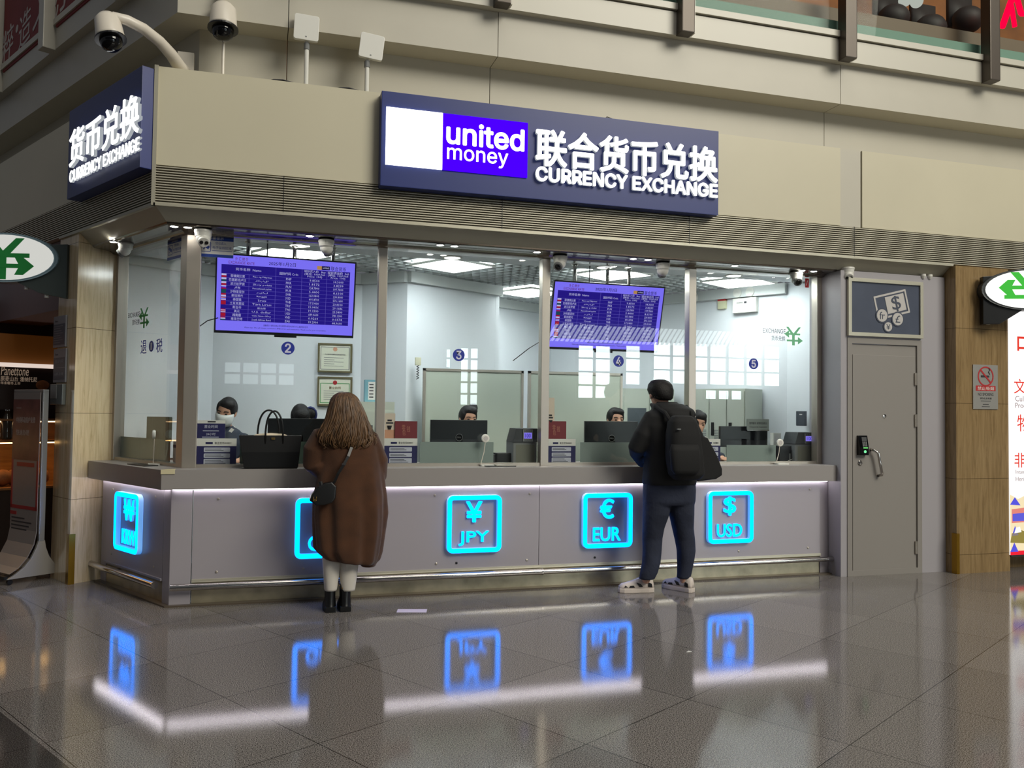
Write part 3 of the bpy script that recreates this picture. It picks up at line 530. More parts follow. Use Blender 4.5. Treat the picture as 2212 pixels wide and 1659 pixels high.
# ================================================================== cameras and lights under the canopy
DR = M['white']
def downlight(px, py, d=None, lab=None):
    u, d0 = gz(px, py, 2.858)
    t = thing('downlight', lab, 'downlight', FM(u, min(max(d0, -.06), .14) if px > 300 else d0, 2.862), 0, 'downlights along the steel header')
    MB().lathe([(.040, .004), (.040, -.004), (.032, -.006), (.030, .0), (.030, .004)], (0, 0, 0), 20, 'z', True).build('ring', M['chrome'], t); MB().lathe([(.029, .002), (.026, -.005), (0, -.005)], (0, 0, 0), 18).build('lens', emis('downlight_lens', (1, .97, .9), 45), t)
for px, py, lab in ((245, 523, 'small round downlight over the left side window beside its turret camera'), (375, 487, 'small round downlight left of the corner turret camera, outer of two'), (405, 490, 'small round downlight nearest the corner turret camera'), (670, 508, 'small round downlight left of the turret camera over the first rate screen'),
    (952, 529, 'left one of two downlights over the third window'), (983, 531, 'right one of two downlights over the third window'), (1160, 545, 'downlight beside the third steel post and its turret camera'), (1371, 558, 'left one of two downlights over the second rate screen'), (1401, 561, 'right one of two downlights over the second rate screen'),
    (1596, 572, 'downlight over the fifth window away from the cameras'), (1743, 582, 'left one of two downlights at the right end of the header'), (1768, 584, 'right one of two downlights at the right end of the header')): downlight(px, py, None, lab)
def turret(px, py, lab, yaw=0.0, eyes=1, sc=1.0, u=None, d=.03, z=2.852, tilt=0):
    uu = u if u is not None else pm(px, py, d)[0]
    t = thing('turret_camera', lab, 'security camera', FM(uu, d, z), RAD(yaw), 'turret security cameras under the canopy')
    MB().lathe([(.062*sc, 0), (.064*sc, -.012), (.060*sc, -.022), (.056*sc, -.05), (.045*sc, -.06), (0, -.06)], (0, 0, 0), 28).build('base', M['white'], t, smooth=False)
    b = MB().ell((0, -.008, -.062*sc), .052*sc, .052*sc, .052*sc, 24, 14).build('ball', M['white'], t, smooth=True)
    R = Matrix.Translation((0, -.012, -.070*sc)) @ Matrix.Rotation(RAD(38+tilt), 4, 'X'); m_ = MB(); m_.T = R
    m_.lathe([(.042*sc, -.030), (.040*sc, -.046), (.036*sc, -.049), (0, -.047)], (0, 0, 0), 24, 'y'); m_.build('eye_ring', M['white'] if eyes == 2 else M['grey'], b)
    for x in ((0,) if eyes == 1 else (-.018, .018)):
        m_ = MB(); m_.T = R; r_ = (.026 if eyes == 1 else .014)*sc; m_.lathe([(r_, -.0475), (r_*.9, -.053), (0, -.054)], (x*sc, 0, 0), 18, 'y'); m_.build('eye', M['blackgloss'], b)
turret(272, 527, 'white turret camera over the left side window', -100, 1, .95, *(lambda q: ((q-P0).x, (q-P0).y))(FL(pl(272, 515, -.02)[0], -.02, 0)), 2.862)
turret(439, 500, 'white twin-lens turret camera at the corner of the glazing', 12, 2, 1.05, None, -.03)
turret(705, 520, 'white turret camera over the first rate screen, lens turned away', 150, 1, 1.0)
turret(1210, 557, 'white turret camera beside the third steel post, dark lens to the left', -45, 1, 1.0)
turret(1432, 573, 'white turret camera over the second rate screen, lens turned away', 165, 1, 1.0)
turret(1720, 588, 'white turret camera at the right end of the header with grey lens', -15, 1, 1.0)
turret(1797, 574, 'white twin-lens turret camera tilted on the soffit above the door wall', -20, 2, 1.05, 5.93, -.14, 2.90)
for i, (px, lab) in enumerate(((1994, 'left one of two tiny white sensors above the door'), (2008, 'right one of two tiny white sensors above the door'))):
    t = thing('motion_sensor', lab, 'sensor', FM(pm(px, 588, -.17)[0], -.172, 2.885), 0, 'tiny sensors above the door'); MB().lathe([(.024, 0), (.026, -.02), (.012, -.045), (0, -.046)], (0, 0, 0), 14).build('sensor_head', M['white'], t)
# large dome cameras and antennas on top of the fascia
def ptz(lab, loc_, sc, tiltx, tilty, name='dome_camera'):
    t = thing(name, lab, 'security camera', loc_); T = Matrix.Rotation(tiltx, 4, 'X') @ Matrix.Rotation(tilty, 4, 'Y')
    m_ = MB(); m_.T = T; m_.lathe([(0, .17*sc), (.06*sc, .165*sc), (.088*sc, .13*sc), (.098*sc, .0), (.100*sc, -.02*sc)], (0, 0, 0), 32); h = m_.build('housing', M['chromewhite'], t, smooth=True)
    m_ = MB(); m_.T = T; m_.lathe([(.100*sc, -.018*sc), (.108*sc, -.022*sc), (.108*sc, -.034*sc), (.08*sc, -.036*sc)], (0, 0, 0), 32); m_.build('collar', M['black'], t)
    m_ = MB(); m_.T = T; m_.lathe([(.078*sc, -.034*sc), (.078*sc, -.05*sc), (.068*sc, -.085*sc), (.04*sc, -.110*sc), (0, -.118*sc)], (0, 0, 0), 28); m_.build('dome', M['blackgloss'], t, smooth=True)
    return t, T
q = pm(238, 78, -.55); t, T = ptz('cream dome camera hanging from a curved arm above the left sign', FM(q[0], -.55, q[1]), .95, RAD(-10), RAD(-11))
a0 = FM(q[0], -.55, q[1])
def off(px, py, d): w = FM(*(lambda s: (s[0], d, s[1]))(pm(px, py, d))); return w-a0
arm = [off(232, 40, -.55), off(245, 36, -.55), off(275, 44, -.52), off(310, 62, -.46), off(345, 90, -.36), off(370, 118, -.24), off(388, 145, -.12), off(400, 158, .02)]
MB().tube(arm, [.03, .033, .036, .038, .04, .044, .05, .05], 14).build('arm', M['chromewhite'], t, smooth=True)
q2 = pm(404, 130, .1); MB().box(-.07, .05, .0, .05, -.16, .1).build('wall_plate', M['chromewhite'], t).location = off(404, 140, .12)
q = pm(482, 55, -.15); t, T = ptz('cream dome camera on a pole near the top edge, left of the antennas', FM(q[0], -.15, q[1]), 1.04, RAD(-8), 0)
MB().tube([(0, 0, .17), (0, 0, .34), (0, .06, .42), (0, .28, .46)], .03, 12).build('pole', M['chromewhite'], t, smooth=True)
MB().tube([(-.02, 0, .17), (-.05, -.02, .24), (.03, -.03, .30), (-.03, -.02, .36)], .006, 6).build('cable', M['black'], t); MB().tube([(.0, .12, -.1), (.0, .12, -.36)], .012, 8).tube([(0, .12, -.1), (0, .05, .2)], .012, 8).build('conduit', M['chromewhite'], t)
def antenna(pb, tl, br, lab, rot):
    d = -.10; b = pm(*pb, d); a = pm(*tl, d); c = pm(*br, d); w = (c[0]-a[0]); h = (a[1]-c[1]); t = thing('panel_antenna', lab, 'antenna', FM(b[0], d, 3.997), 0, 'white panel antennas above the fascia')
    cx = (a[0]+c[0])/2-b[0]; cz = (a[1]+c[1])/2-3.997
    m_ = MB(); m_.T = Matrix.Translation((cx, -.03, cz)) @ Matrix.Rotation(RAD(rot), 4, 'Y'); m_.rrect(-.095, .095, -.10, .10, .018, -.015, .02); m_.build('panel', M['white'], t, bevel=.004)
    m_ = MB(); m_.T = Matrix.Translation((cx, -.03, cz)) @ Matrix.Rotation(RAD(rot), 4, 'Y'); m_.box(-.006, .006, -.017, -.0145, -.078, -.07); m_.build('status_light', M['grey'], t)
    MB().tube([(0, .0, 0), (0, .0, cz-.12), (cx*.6, -.0, cz)], .018, 12).build('mast', M['white'], t); MB().tube([(0, .0, cz-.16), (0, .0, cz-.11)], .023, 12).build('clamp', M['grey'], t)
antenna((661, 180), (633, 34), (690, 94), 'white square panel antenna on a mast, left of the pair', 2); antenna((792, 195), (774, 74), (829, 135), 'white square panel antenna on a mast, next to the long sign', 6)
for px, py, lab in ((612, 172, 'black cable loop on the fascia left of the first antenna'), (755, 190, 'black cable loop on the fascia left of the second antenna')):
    u = pm(px, py, -.2)[0]; t = thing('cable_coil', lab, 'cable', FM(u, -.17, 3.997), 0, 'cable loops on top of the fascia'); MB().tube([(-.14, 0, .0), (-.07, 0, .028), (.0, 0, .034), (.07, 0, .022), (.15, 0, .004), (.2, .02, .0)], .009, 8).tube([(-.12, .03, .0), (-.02, .03, .022), (.08, .03, .012), (.15, .03, .0)], .008, 8).build('loop', M['black'], t)
# ================================================================== rate screens
SB = scr('screen_border', (128, 116, 255), 1.0); ST = scr('screen_table', (38, 24, 140), .9); SLN = scr('screen_line', (120, 108, 214), .9); STX = scr('screen_text', (204, 200, 250), .85); SNV = scr('screen_navy', (18, 12, 70), .6); SPK = scr('screen_magenta', (120, 20, 90), .7); SYE = scr('screen_yellow', (200, 150, 90), .8); SRD = scr('screen_red', (190, 30, 60), .7)
ROWS = [('菲律宾比索', 'Piso ng Pilipinas', 'PHP', '9.8500', '14.3600'), ('巴基斯坦卢比', 'روپیہ', 'PKR', '1.8172', '3.8239'), ('波兰兹罗提', 'Zloty polski', 'PLN', '124.7800', '197.7800'), ('卢布', 'Российский рубль', 'RUB', '5.4400', '8.6100'), ('沙特里亚尔', 'ريال', 'SAR', '163.0800', '230.8000'), ('新加坡元', 'Ringgit', 'SGD', '491.8700', '576.1600'), ('泰国铢', 'ไทย', 'THB', '17.5400', '23.8100'), ('土耳其里拉', 'Türk Lirası', 'TRY', '15.0416', '29.1686'), ('新台币', '新台幣', 'TWD', '19.1500', '25.5400'), ('美元', 'U.S. dollar', 'USD', '689.4600', '780.1300'), ('越南盾', 'Việt Nam đồng', 'VND', '0.0260', '0.0374'), ('南非兰特', 'South African Rand', 'ZAR', '33.2900', '44.9600')]
FLAG = [('w', 'r'), ('w', 'g'), ('w', 'r'), ('w', 'b', 'r'), ('g',), ('r', 'w'), ('r', 'w', 'b', 'w', 'r'), ('r',), None, ('r', 'w', 'r', 'w'), ('r',), ('r', 'w', 'g')]
def rate_screen(lab, cpx, w, h, d, tilt, yaw, poles):
    u, z = pm(*cpx, d); t = thing('rate_screen', lab, 'screen', FM(u, d, z), RAD(yaw), 'hanging exchange rate screens'); T = Matrix.Rotation(RAD(tilt), 4, 'X'); hw, hh = w/2, h/2
    def P(mb, name, m, par=t):
        return mb.build(name, m, par)
    def N(): m_ = MB(); m_.T = T; return m_
    hs = P(N().box(-hw, hw, 0, .03, -hh, hh).box(-hw*.6, hw*.6, .03, .06, -hh*.6, hh*.6).box(-.09, .09, -.001, .02, -hh-.016, -hh), 'housing', M['black'])
    bz = .012; b2 = .022; ds = P(N().box(-hw+bz, hw-bz, -.003, .001, -hh+b2, hh-bz), 'display', SB)
    X = lambda f: -hw+bz+f*(w-2*bz); Z = lambda f: hh-bz-f*(h-bz-b2)
    P(N().box(X(.03), X(.965), -.004, -.003, Z(.865), Z(.125)), 'rate_table', ST, ds)
    ln = N(); r0, r1 = .245, .865; rh = (r1-r0)/12
    for i in range(12): zz = Z(r0+rh*i); ln.box(X(.065), X(.965), -.0048, -.004, zz-.0007, zz+.0007)
    for f, a in ((.225, r0), (.415, .125), (.605, .125), (.79, .125)): ln.box(X(f)-.0008, X(f)+.0008, -.0048, -.004, Z(.865), Z(a))
    P(ln, 'table_line', SLN, ds); tx = N(); L = h*.036
    for i, r in enumerate(ROWS):
        zz = Z(r0+rh*(i+.5))
        for s_, x, k in ((r[0], .145, 1.0), (r[1], .32, .7), (r[2], .51, .8), (r[3], .70, .8), (r[4], .88, .8)):
            asc = s_.isascii(); tx.text(s_, X(x), zz, min(.082 if asc and len(s_) < 9 else .15, len(s_)*L*(.62 if asc else .95)), L*k, -.0045, .0006, 0, None, 1)
    tx.text('货币名称  Name', X(.22), Z(.18), .20, L, -.0045, .0006, 0, None, 1).text('国际代码 Code', X(.51), Z(.20), .15, L, -.0045, .0006, 0, None, 1)
    for x, s_ in ((.70, '现钞买入价   Buy'), (.875, '现钞卖出价  Sell')):
        tx.text(s_, X(x), Z(.15), .175, L, -.0045, .0006, 0, None, 1).text('(单位: 100/Unit', X(x), Z(.185), .17, L, -.0045, .0006, 0, None, 1).text('Price: 100)', X(x), Z(.22), .12, L*.9, -.0045, .0006, 0, None, 1)
    P(tx, 'table_text', STX, ds)
    P(N().text('外 汇 牌 价', X(.17), Z(.045), .1, h*.042, -.0045, .001).text('EXCHANGE RATE', X(.17), Z(.095), .20, h*.036, -.0045, .001, .01, INTER, 2), 'heading_text', SPK, ds)
    P(N().text('2025年1月2日', X(.46), Z(.075), .215, h*.05, -.0045, .001, .02, INTER, 2) if False else N().text('2025年1月2日', X(.46), Z(.075), .215, h*.05, -.0045, .001, .02), 'date_text', SNV, ds)
    P(N().box(X(.715), X(.75), -.0045, -.003, Z(.115), Z(.065)), 'logo_block', SYE, ds); P(N().box(X(.75), X(.81), -.0045, -.003, Z(.115), Z(.065)).text('联合货币', X(.875), Z(.09), .125, h*.055, -.0045, .001, .02), 'logo_text', SNV, ds)
    P(N().text('united', X(.78), Z(.087), .05, h*.024, -.005, .001, .02, INTER, 2), 'logo_name', STX, ds)
    P(N().text('温馨提示: 每笔兑换业务将收取手续费人民币60元, 谢谢您的合作', X(.5), Z(.91), .36, h*.024, -.0045, .0006, 0, None, 1).text('Warm tips: We will charge commission RMB 60 for each transaction. Thank you for your cooperation.', X(.5), Z(.95), .66, h*.022, -.0045, .0006, 0, None, 1), 'notice_text', SNV, ds)
    FC = {'w': STX, 'r': SRD, 'g': scr('flag_green', (30, 80, 90), .8), 'b': scr('flag_blue', (80, 50, 230), .9)}
    for i, f in enumerate(FLAG):
        if not f: continue
        za, zb = Z(r0+rh*i+.002), Z(r0+rh*(i+1)-.003); ks = [N() for _ in f]
        fl_ = MB(); fl_.T = T; ms = []
        for j, c_ in enumerate(f): fl_.k = len(ms); ms.append(FC[c_]); fl_.box(X(.032), X(.066), -.0047, -.004, za+(zb-za)*(j+1)/len(f), za+(zb-za)*j/len(f))
        fl_.build('flag', ms, ds)
    MB().tube([(-hw+.03, .02, -hh*.62), (-hw-.05, .03, -hh*.70), (-hw-.16, .12, -hh*.95), (-hw-.26, .3, -hh*1.3)], .004, 6).build('signal_cable', M['black'], t)
    for x in poles:
        MB().tube([(x, .045, hh*.5), (x, .05, 2.885-z)], .017, 12).lathe([(.04, -.0), (.04, -.012), (.024, -.03)], (x, .05, 2.885-z), 16).build('pole', M['chrome'], t)
    MB().tube([(-hw*.5 if w < 1.12 else -.16, .06, hh*.3), (-hw*.5 if w < 1.12 else -.16, .05, 2.885-z)], .006, 6).build('cable', M['black'], t)
rate_screen('large lit blue exchange rate screen hanging in the second window', (619.5, 641), 1.125, .645, .36, 9, 3, (-.31, .06, .38))
rate_screen('lit blue exchange rate screen hanging in the fourth window, striped by reflections', (1312, 686), 1.12, .632, .40, 14, 1, (-.31, .02, .24))
# ================================================================== stickers on the glass
SG = GD-.0012; M['palegreen'] = mat('pale_green_film', (120, 200, 150), .5)
def sticker(lab, loc_, rz, grp='stickers on the booth glass'): return thing('window_sticker', lab, 'sticker', loc_, rz, grp)
def disc(mb, x, z, r, y, th=.0008): return mb.lathe([(r, 0), (r, -th), (0, -th)], (x, y, z), 32, 'y')
for n_, px, py in (('2', 622, 752), ('3', 991, 767), ('4', 1336, 780), ('5', 1628, 786)):
    u, z = pm(px, py, SG); t = sticker({'2': 'round blue number 2 sticker on the glass under the large rate screen', '3': 'round blue number 3 sticker on the middle window', '4': 'round blue number 4 sticker under the second rate screen', '5': 'round blue number 5 sticker on the last window'}[n_], FM(u, SG, z), 0)
    disc(MB(), 0, 0, .052, 0).build('disc', M['sticker'], t); MB().text(n_, 0, 0, .048, .075, -.0009, .0006, -.02, INTER).build('numeral', M['stickerw'], t)
u, z = pl(327, 748, SG); t = sticker('blue tax refund sticker with number 1 on the left side window', FL(u, SG, z), LR)
disc(MB(), 0, .0, .046, 0).build('disc', M['sticker'], t); MB().text('1', 0, 0, .028, .06, -.0009, .0006, -.02).build('numeral', M['stickerw'], t); MB().text('退', -.15, 0, .115, .115, 0, .0008, -.006).text('税', .15, 0, .115, .115, 0, .0008, -.006).build('lettering', M['sticker'], t)
def exch(lab, loc_, rz, k, side, gm='green'):
    t = sticker(lab, loc_, rz); g_ = MB(); s_ = .62*k
    for i_, pts in enumerate(([(-.03, -.19), (.03, -.19), (.03, .02), (-.03, .02)], [(-.03, .0), (-.165, .165), (-.11, .165), (.0, .04), (.115, .165), (.165, .165), (.03, .0)], [(-.17, .045), (.15, .045), (.15, .01), (-.17, .01)], [(-.10, .10), (-.21, .028), (-.10, -.045)], [(-.15, -.08), (.17, -.08), (.17, -.115), (-.15, -.115)], [(.10, -.025), (.21, -.098), (.10, -.17)])): g_.prism([(a*s_+side*.135*k, b*s_) for a, b in pts], -.0008-.0003*i_, 0)
    g_.build('yen_mark', M[gm], t); m_ = MB(); m_.text('EXCHANGE', -side*.13*k, .045*k, .31*k, .055*k, 0, .0008, 0, INTER).text('货币兑换', -side*.075*k, -.04*k, .19*k, .062*k, 0, .0008, 0).build('lettering', M['darkgrey'], t)
u, z = pl(300, 687, SG); exch('exchange sticker with green yen mark on the left side window', FL(u, SG, z), LR, .78, 1)
u, z = pm(1693, 724, SG); exch('pale exchange sticker with green yen mark on the last window', FM(u, SG, z), 0, .80, 1, 'palegreen')
def cctv(lab, loc_, rz):
    t = sticker(lab, loc_, rz); w, h = .13, .085
    MB().box(-w, w, -.001, 0, -h, h).build('sheet', M['paper'], t); MB().box(-w, w, -.0016, -.001, h*.55, h).box(-w, w, -.0016, -.001, -h, -h*.72).build('blue_band', M['blue'], t)
    MB().text('温馨提示', 0, h*.78, .11, .024, -.0017, .0005, .02).build('heading', M['paper'], t); MB().text('您已进入', .035, .028, .08, .022, -.0011, .0005, .02).text('电子监控区域', .045, -.008, .14, .022, -.0011, .0005, .02).box(-.03, .12, -.0016, -.001, -.035, -.031).build('lettering', M['blue'], t)
    m_ = MB().rrect(-.118, -.038, -.045, .035, .01, -.0016, -.001, hole=.005); m_.T = Matrix.Translation((-.078, -.001, 0)) @ Matrix.Rotation(.5, 4, 'Y'); m_.box(-.03, .03, -.0006, 0, -.012, .012).box(-.004, .004, -.0006, 0, -.03, -.012); m_.build('camera_mark', M['blue'], t)
u, z = pm(467, 526, SG); cctv('blue and white camera notice on the glass right of the corner post', FM(u, SG, z-.025), 0)
u, z = pl(394, 526, SG); cctv('blue and white camera notice on the left side window beside the corner post', FL(u-.13, SG, z-.025), LR)
# ================================================================== things behind the glass and on the counter
CTZ = 1.031
def notice(px0, px1, ytop, d, lab, skipw=None):
    a = pm(px0, 1000, d)[0]; b = pm(px1, 1000, d)[0]; zt = pm((px0+px1)/2, ytop, d)[1]; w = b-a; h = zt-CTZ; t = thing('notice_stand', lab, 'notice', FM((a+b)/2, d, CTZ), 0, 'navy notice stands along the foot of the glass')
    MB().box(-w/2, w/2, 0, .006, 0, h).build('board', M['paper'], t); MB().box(-w/2, w/2, -.001, 0, .0, h*.73).build('navy_print', M['navyprint'], t); MB().box(-w/2, w/2, -.0012, 0, 0, .018).build('edge_strip', M['trim'], t)
    p = MB(); q = MB()
    for z0, z1 in ((.52, .68), (.32, .47), (.06, .28)):
        p.rrect(-w*.32, w*.34, h*z0, h*z1, .006, -.002, -.001)
        for k in range(2 if z0 > .1 else 4): zz = h*z1-.012-.011*k; q.box(-w*.29, w*(.12+.17*((k*7+3) % 3)/3), -.0024, -.002, zz-.002, zz+.002)
    p.build('text_box', mat('pale_blue_paper', (196, 198, 214), .6), t); q.build('text_line', M['ink'], t)
    MB().box(-w*.28, -w*.10, -.0016, 0, h*.80, h*.87).build('logo_block', M['navyprint'], t); MB().text('联合货币', .02, h*.835, w*.24, h*.085, 0, .001, .02).text('连锁银行', w*.28, h*.835, w*.18, h*.06, 0, .001, 0).build('logo_text', M['ink'], t)
notice(424, 510, 947, .20, 'navy notice stand with three pale boxes, next to the black tote'); notice(827, 901, 947, .20, 'navy notice stand behind the brown coat at the second post'); notice(1180, 1243, 948, .20, 'navy notice stand at the third post, left of the man'); notice(1525, 1556, 948, .20, 'navy notice stand mostly hidden by the man with the shoulder bag')
u = pl(378, 1000, .20)[0]; t = thing('notice_stand', 'narrow white notice stand by the corner post in the side window', 'notice', FL(u, .20, CTZ), LR, 'navy notice stands along the foot of the glass'); MB().box(-.04, .04, 0, .006, 0, .19).build('board', M['paper'], t); MB().box(-.04, .04, -.001, 0, .14, .165).build('navy_print', M['navyprint'], t)
a = pm(424, 947, .215); b = pm(487, 908, .215); t = thing('hours_sign', 'navy 24 hour opening times sign on top of a notice stand', 'sign', FM((a[0]+b[0])/2, .215, CTZ), 0); w = b[0]-a[0]; z0 = a[1]-CTZ; z1 = b[1]-CTZ; h = z1-z0
MB().box(-w/2, w/2, 0, .01, 0, z1).build('plate', M['paper'], t); MB().box(-w/2, w/2, -.001, 0, z0, z0+h*.82).build('navy_print', M['navyprint'], t)
MB().text('营业时间', 0, z0+h*.65, w*.46, h*.17, -.001, .001, .02).text('24小时', 0, z0+h*.24, w*.32, h*.15, -.001, .001, .03).box(-w*.28, w*.28, -.0016, -.001, z0+h*.4, z0+h*.43).box(-w*.3, w*.28, -.0016, -.001, z0+h*.06, z0+h*.09).build('lettering', M['stickerw'], t); MB().box(-w*.12, w*.16, -.001, 0, z0+h*.88, z0+h*.95).build('logo_text', M['ink'], t)
def card(px0, px1, ytop, d, lab, name, m, cat, grp, txt=None, tm=None, ybot=948):
    a = pm(px0, 950, d)[0]; b = pm(px1, 950, d)[0]; zt = pm((px0+px1)/2, ytop, d)[1]; zb = pm((px0+px1)/2, ybot, d)[1]; t = thing(name, lab, cat, FM((a+b)/2, d, CTZ), 0, grp); w = b-a
    MB().box(-w/2, w/2, 0, .012, 0, zt-CTZ).build('board', m, t); return t, w, zb-CTZ, zt-CTZ
for px0, px1, lab in ((853, 901, 'maroon card with gold characters at the second post'), (1180, 1223, 'maroon card with gold characters at the third post')):
    t, w, z0, z1 = card(px0, px1, 910, .225, lab, 'maroon_card', M['maroon'], 'card', 'maroon cards behind the glass'); MB().text('零', -w*.12, z0+(z1-z0)*.62, w*.16, .05, 0, .001).text('钱', w*.10, z0+(z1-z0)*.56, w*.16, .05, 0, .001).text('包', -w*.10, z0+(z1-z0)*.36, w*.15, .045, 0, .001).build('lettering', mat('dull_gold', (176, 116, 96), .5), t)
for px0, px1, yt, lab in ((829, 853, 893, 'tall peach flyer with a cup picture beside the second post'), (1180, 1197, 859, 'tall cream and orange flyer beside the third post')):
    t, w, z0, z1 = card(px0, px1, yt, .24, lab, 'flyer', mat('cream_paper', (222, 206, 190), .7), 'flyer', 'tall flyers behind the glass'); zz = z0+(z1-z0)*.36; MB().box(-w/2, w/2, -.001, 0, z0, zz).build('orange_print', M['orange'], t); MB().box(-w*.2, w*.2, -.001, 0, zz+.07, zz+.085).box(-w*.32, w*.32, -.001, 0, zz+.05, zz+.063).build('lettering', M['ink'], t); MB().lathe([(.012, 0), (.018, .02), (.02, .03)], (0, -.001, zz+.005), 12).build('cup_picture', M['ink'], t)
def monitor(u, d, w, h, zb, lab, rz=0.0, logo=True, m=None, left_=False):
    t = thing('computer_monitor', lab, 'monitor', (FL if left_ else FM)(u, d, CTZ), (LR if left_ else 0)+RAD(rz), 'clerk monitors seen from behind'); z0 = zb-CTZ
    MB().box(-w/2, w/2, 0, .035, z0, z0+h).build('shell', m or M['blackback'], t, bevel=.006); MB().box(-.03, .03, .0, .02, .012, z0+h*.4).build('neck', M['black'], t); MB().box(-.11, .11, -.06, .12, 0, .012).build('foot', M['black'], t)
    if logo: MB().lathe([(.033, -.001), (.033, -.003), (.030, -.003), (.030, -.001)], (0, 0, z0+h*.32), 24, 'y', True).text('DELL', 0, z0+h*.32, .04, .014, -.001, .001, .02).build('logo', M['grey'], t)
M['blackback'] = mat('monitor_back', (18, 20, 22), .28)
def umon(px0, px1, d): a = pm(px0, 930, d)[0]; b = pm(px1, 930, d)[0]; return (a+b)/2, b-a
for px0, px1, yt, yb, d, lab in ((578, 714, 904, 955, .62, 'wide black monitor back behind the tote handles'), (930, 1053, 907, 953, .62, 'black monitor back with round logo in the middle window'), (1264, 1378, 910, 955, .62, 'black monitor back with round logo left of the man'), (1556, 1658, 921, 957, .62, 'low black monitor back under the grey plate in the last window')):
    u, w = umon(px0, px1, d); zt = pm((px0+px1)/2, yt, d)[1]; zb = pm((px0+px1)/2, yb, d)[1]-.04; monitor(u, d, w, zt-zb, zb, lab, logo=(px0 in (930, 1264)))
u, z = pl(341, 900, .42); monitor(u, .42, .30, .22, z-.22, 'dark green-grey monitor back in the left side window', 14, False, mat('greenish_monitor', (62, 66, 54), .35), True)
def mic(u, d, lab, h, left_=False, ang=0.0):
    t = thing('counter_intercom', lab, 'intercom', (FL if left_ else FM)(u, d, CTZ), (LR if left_ else 0)+RAD(ang), 'round intercoms on stalks on the counter')
    MB().rrect(-.06, .06, -.04, .05, .012, 0, .012).build('base', M['white'], t).rotation_euler = (RAD(90), 0, 0)
    MB().tube([(-.05, -.012, .0), (-.055, -.012, .03), (-.03, -.01, h*.6), (-.02, -.008, h)], .0035, 8).build('stalk', M['chromewhite'], t)
    m_ = MB().lathe([(.0, .012), (.030, .010), (.036, .0), (.034, -.012), (.026, -.015), (0, -.014)], (-.02, -.01, h+.035), 24, 'y').build('speaker', M['white'], t); MB().lathe([(.02, -.0145), (.019, -.017), (0, -.0165)], (-.02, -.01, h+.035), 18, 'y').build('grille', mat('pale_grille', (196, 192, 188), .6), t)
u = pm(1048, 930, .10)[0]; mic(u+.02, .10, 'round white intercom on a stalk in front of the middle monitor', .20); u = pm(1683, 940, .08)[0]; mic(u+.02, .08, 'round white intercom on a stalk at the right end of the counter', .17); u = pm(681, 920, .10)[0]; mic(u+.02, .10, 'round white intercom between the tote and the brown coat', .20)
u = pl(334, 925, .09)[0]; mic(u+.02, .09, 'round white intercom on a stalk in front of the left side window', .21, True, -25)
for px, py, lab in ((1060, 1003, 'black tray under the intercom of the middle window'), (1075, 1002, None)):
    if lab: u, d = gz(px, py, CTZ); t = thing('coin_tray', lab, 'tray', FM(u, .035, CTZ)); MB().box(-.13, .13, -.05, .05, 0, .008).build('plate', M['darkgrey'], t); MB().box(-.04, .13, -.045, .045, .008, .016).build('scoop', M['steel'], t)
u, d = gz(345, 1001, CTZ); t = thing('coin_tray', 'black tray on the counter under the left side window', 'tray', FL(-.52, .0, CTZ), LR); MB().box(-.15, .17, -.06, .05, 0, .008).build('plate', M['black'], t)
def counter_machine(px0, px1, yt, d, lab):
    a = pm(px0, 960, d)[0]; b = pm(px1, 960, d)[0]; w = b-a; h = pm(px0, yt, d)[1]-CTZ; t = thing('banknote_counter', lab, 'banknote counter', FM((a+b)/2, d, CTZ), 0, 'banknote counters with small lit displays')
    MB().box(-w*.47, w*.5, .0, .22, 0, h*.64).build('body', M['grey'], t, bevel=.008); MB().prism([(-w*.5, h*.62), (w*.5, h*.62), (w*.5, h), (-w*.36, h)], -.01, .2).build('hopper', M['darkgrey'], t, bevel=.004)
    MB().box(-w*.10, w*.30, -.018, -.008, h*.64, h*.97).build('display_panel', M['grey'], t); MB().box(-w*.06, w*.26, -.0195, -.018, h*.72, h*.88).build('display', scr('lcd_violet', (132, 118, 232), 1.0), t); MB().text('100', w*.1, h*.80, w*.22, h*.11, -.0195, .001, .01).build('digits', scr('lcd_digits', (30, 20, 150), .8), t); MB().text('张数显示', w*.1, h*.925, w*.32, h*.05, -.018, .001, 0).text('点钞机专用', w*.1, h*.675, w*.3, h*.04, -.018, .001, 0).build('lettering', M['ink'], t)
    MB().box(-w*.36, w*.40, -.001, .01, h*.05, h*.55).build('front_door', mat('olive_grey', (112, 112, 100), .4), t)
counter_machine(1107, 1160, 925, .24, 'grey banknote counter with violet 100 display beside the third post'); counter_machine(1716, 1766, 934, .24, 'grey banknote counter with violet 100 display at the right end')
t = thing('passport_reader', 'small black box behind the glass next to the grey banknote counter', 'device', FM(pm(1090, 990, .3)[0], .30, CTZ)); MB().box(-.075, .075, 0, .12, 0, .10).build('shell', M['black'], t, bevel=.008); MB().box(-.10, -.075, .02, .1, 0, .085).build('flap', M['darkgrey'], t)
t = thing('receipt_printer', 'black printer behind the glass beside the last intercom', 'printer', FM(pm(1701, 985, .3)[0], .30, CTZ)); MB().box(-.085, .085, 0, .16, 0, .165).build('shell', M['black'], t, bevel=.012); MB().box(.02, .034, -.002, 0, .03, .09).build('slot_light', M['grey'], t); MB().tube([(.0, -.01, .02), (.05, -.02, .04), (.08, -.01, .015)], .003, 6).build('cable', M['white'], t)
t = thing('name_plate_rack', 'grey slanted plate with two lines of lettering on the last monitor', 'plate', FM(pm(1628, 915, .64)[0], .56, CTZ)); a = pm(1600, 928, .56)[1]-CTZ; b = pm(1600, 905, .56)[1]-CTZ
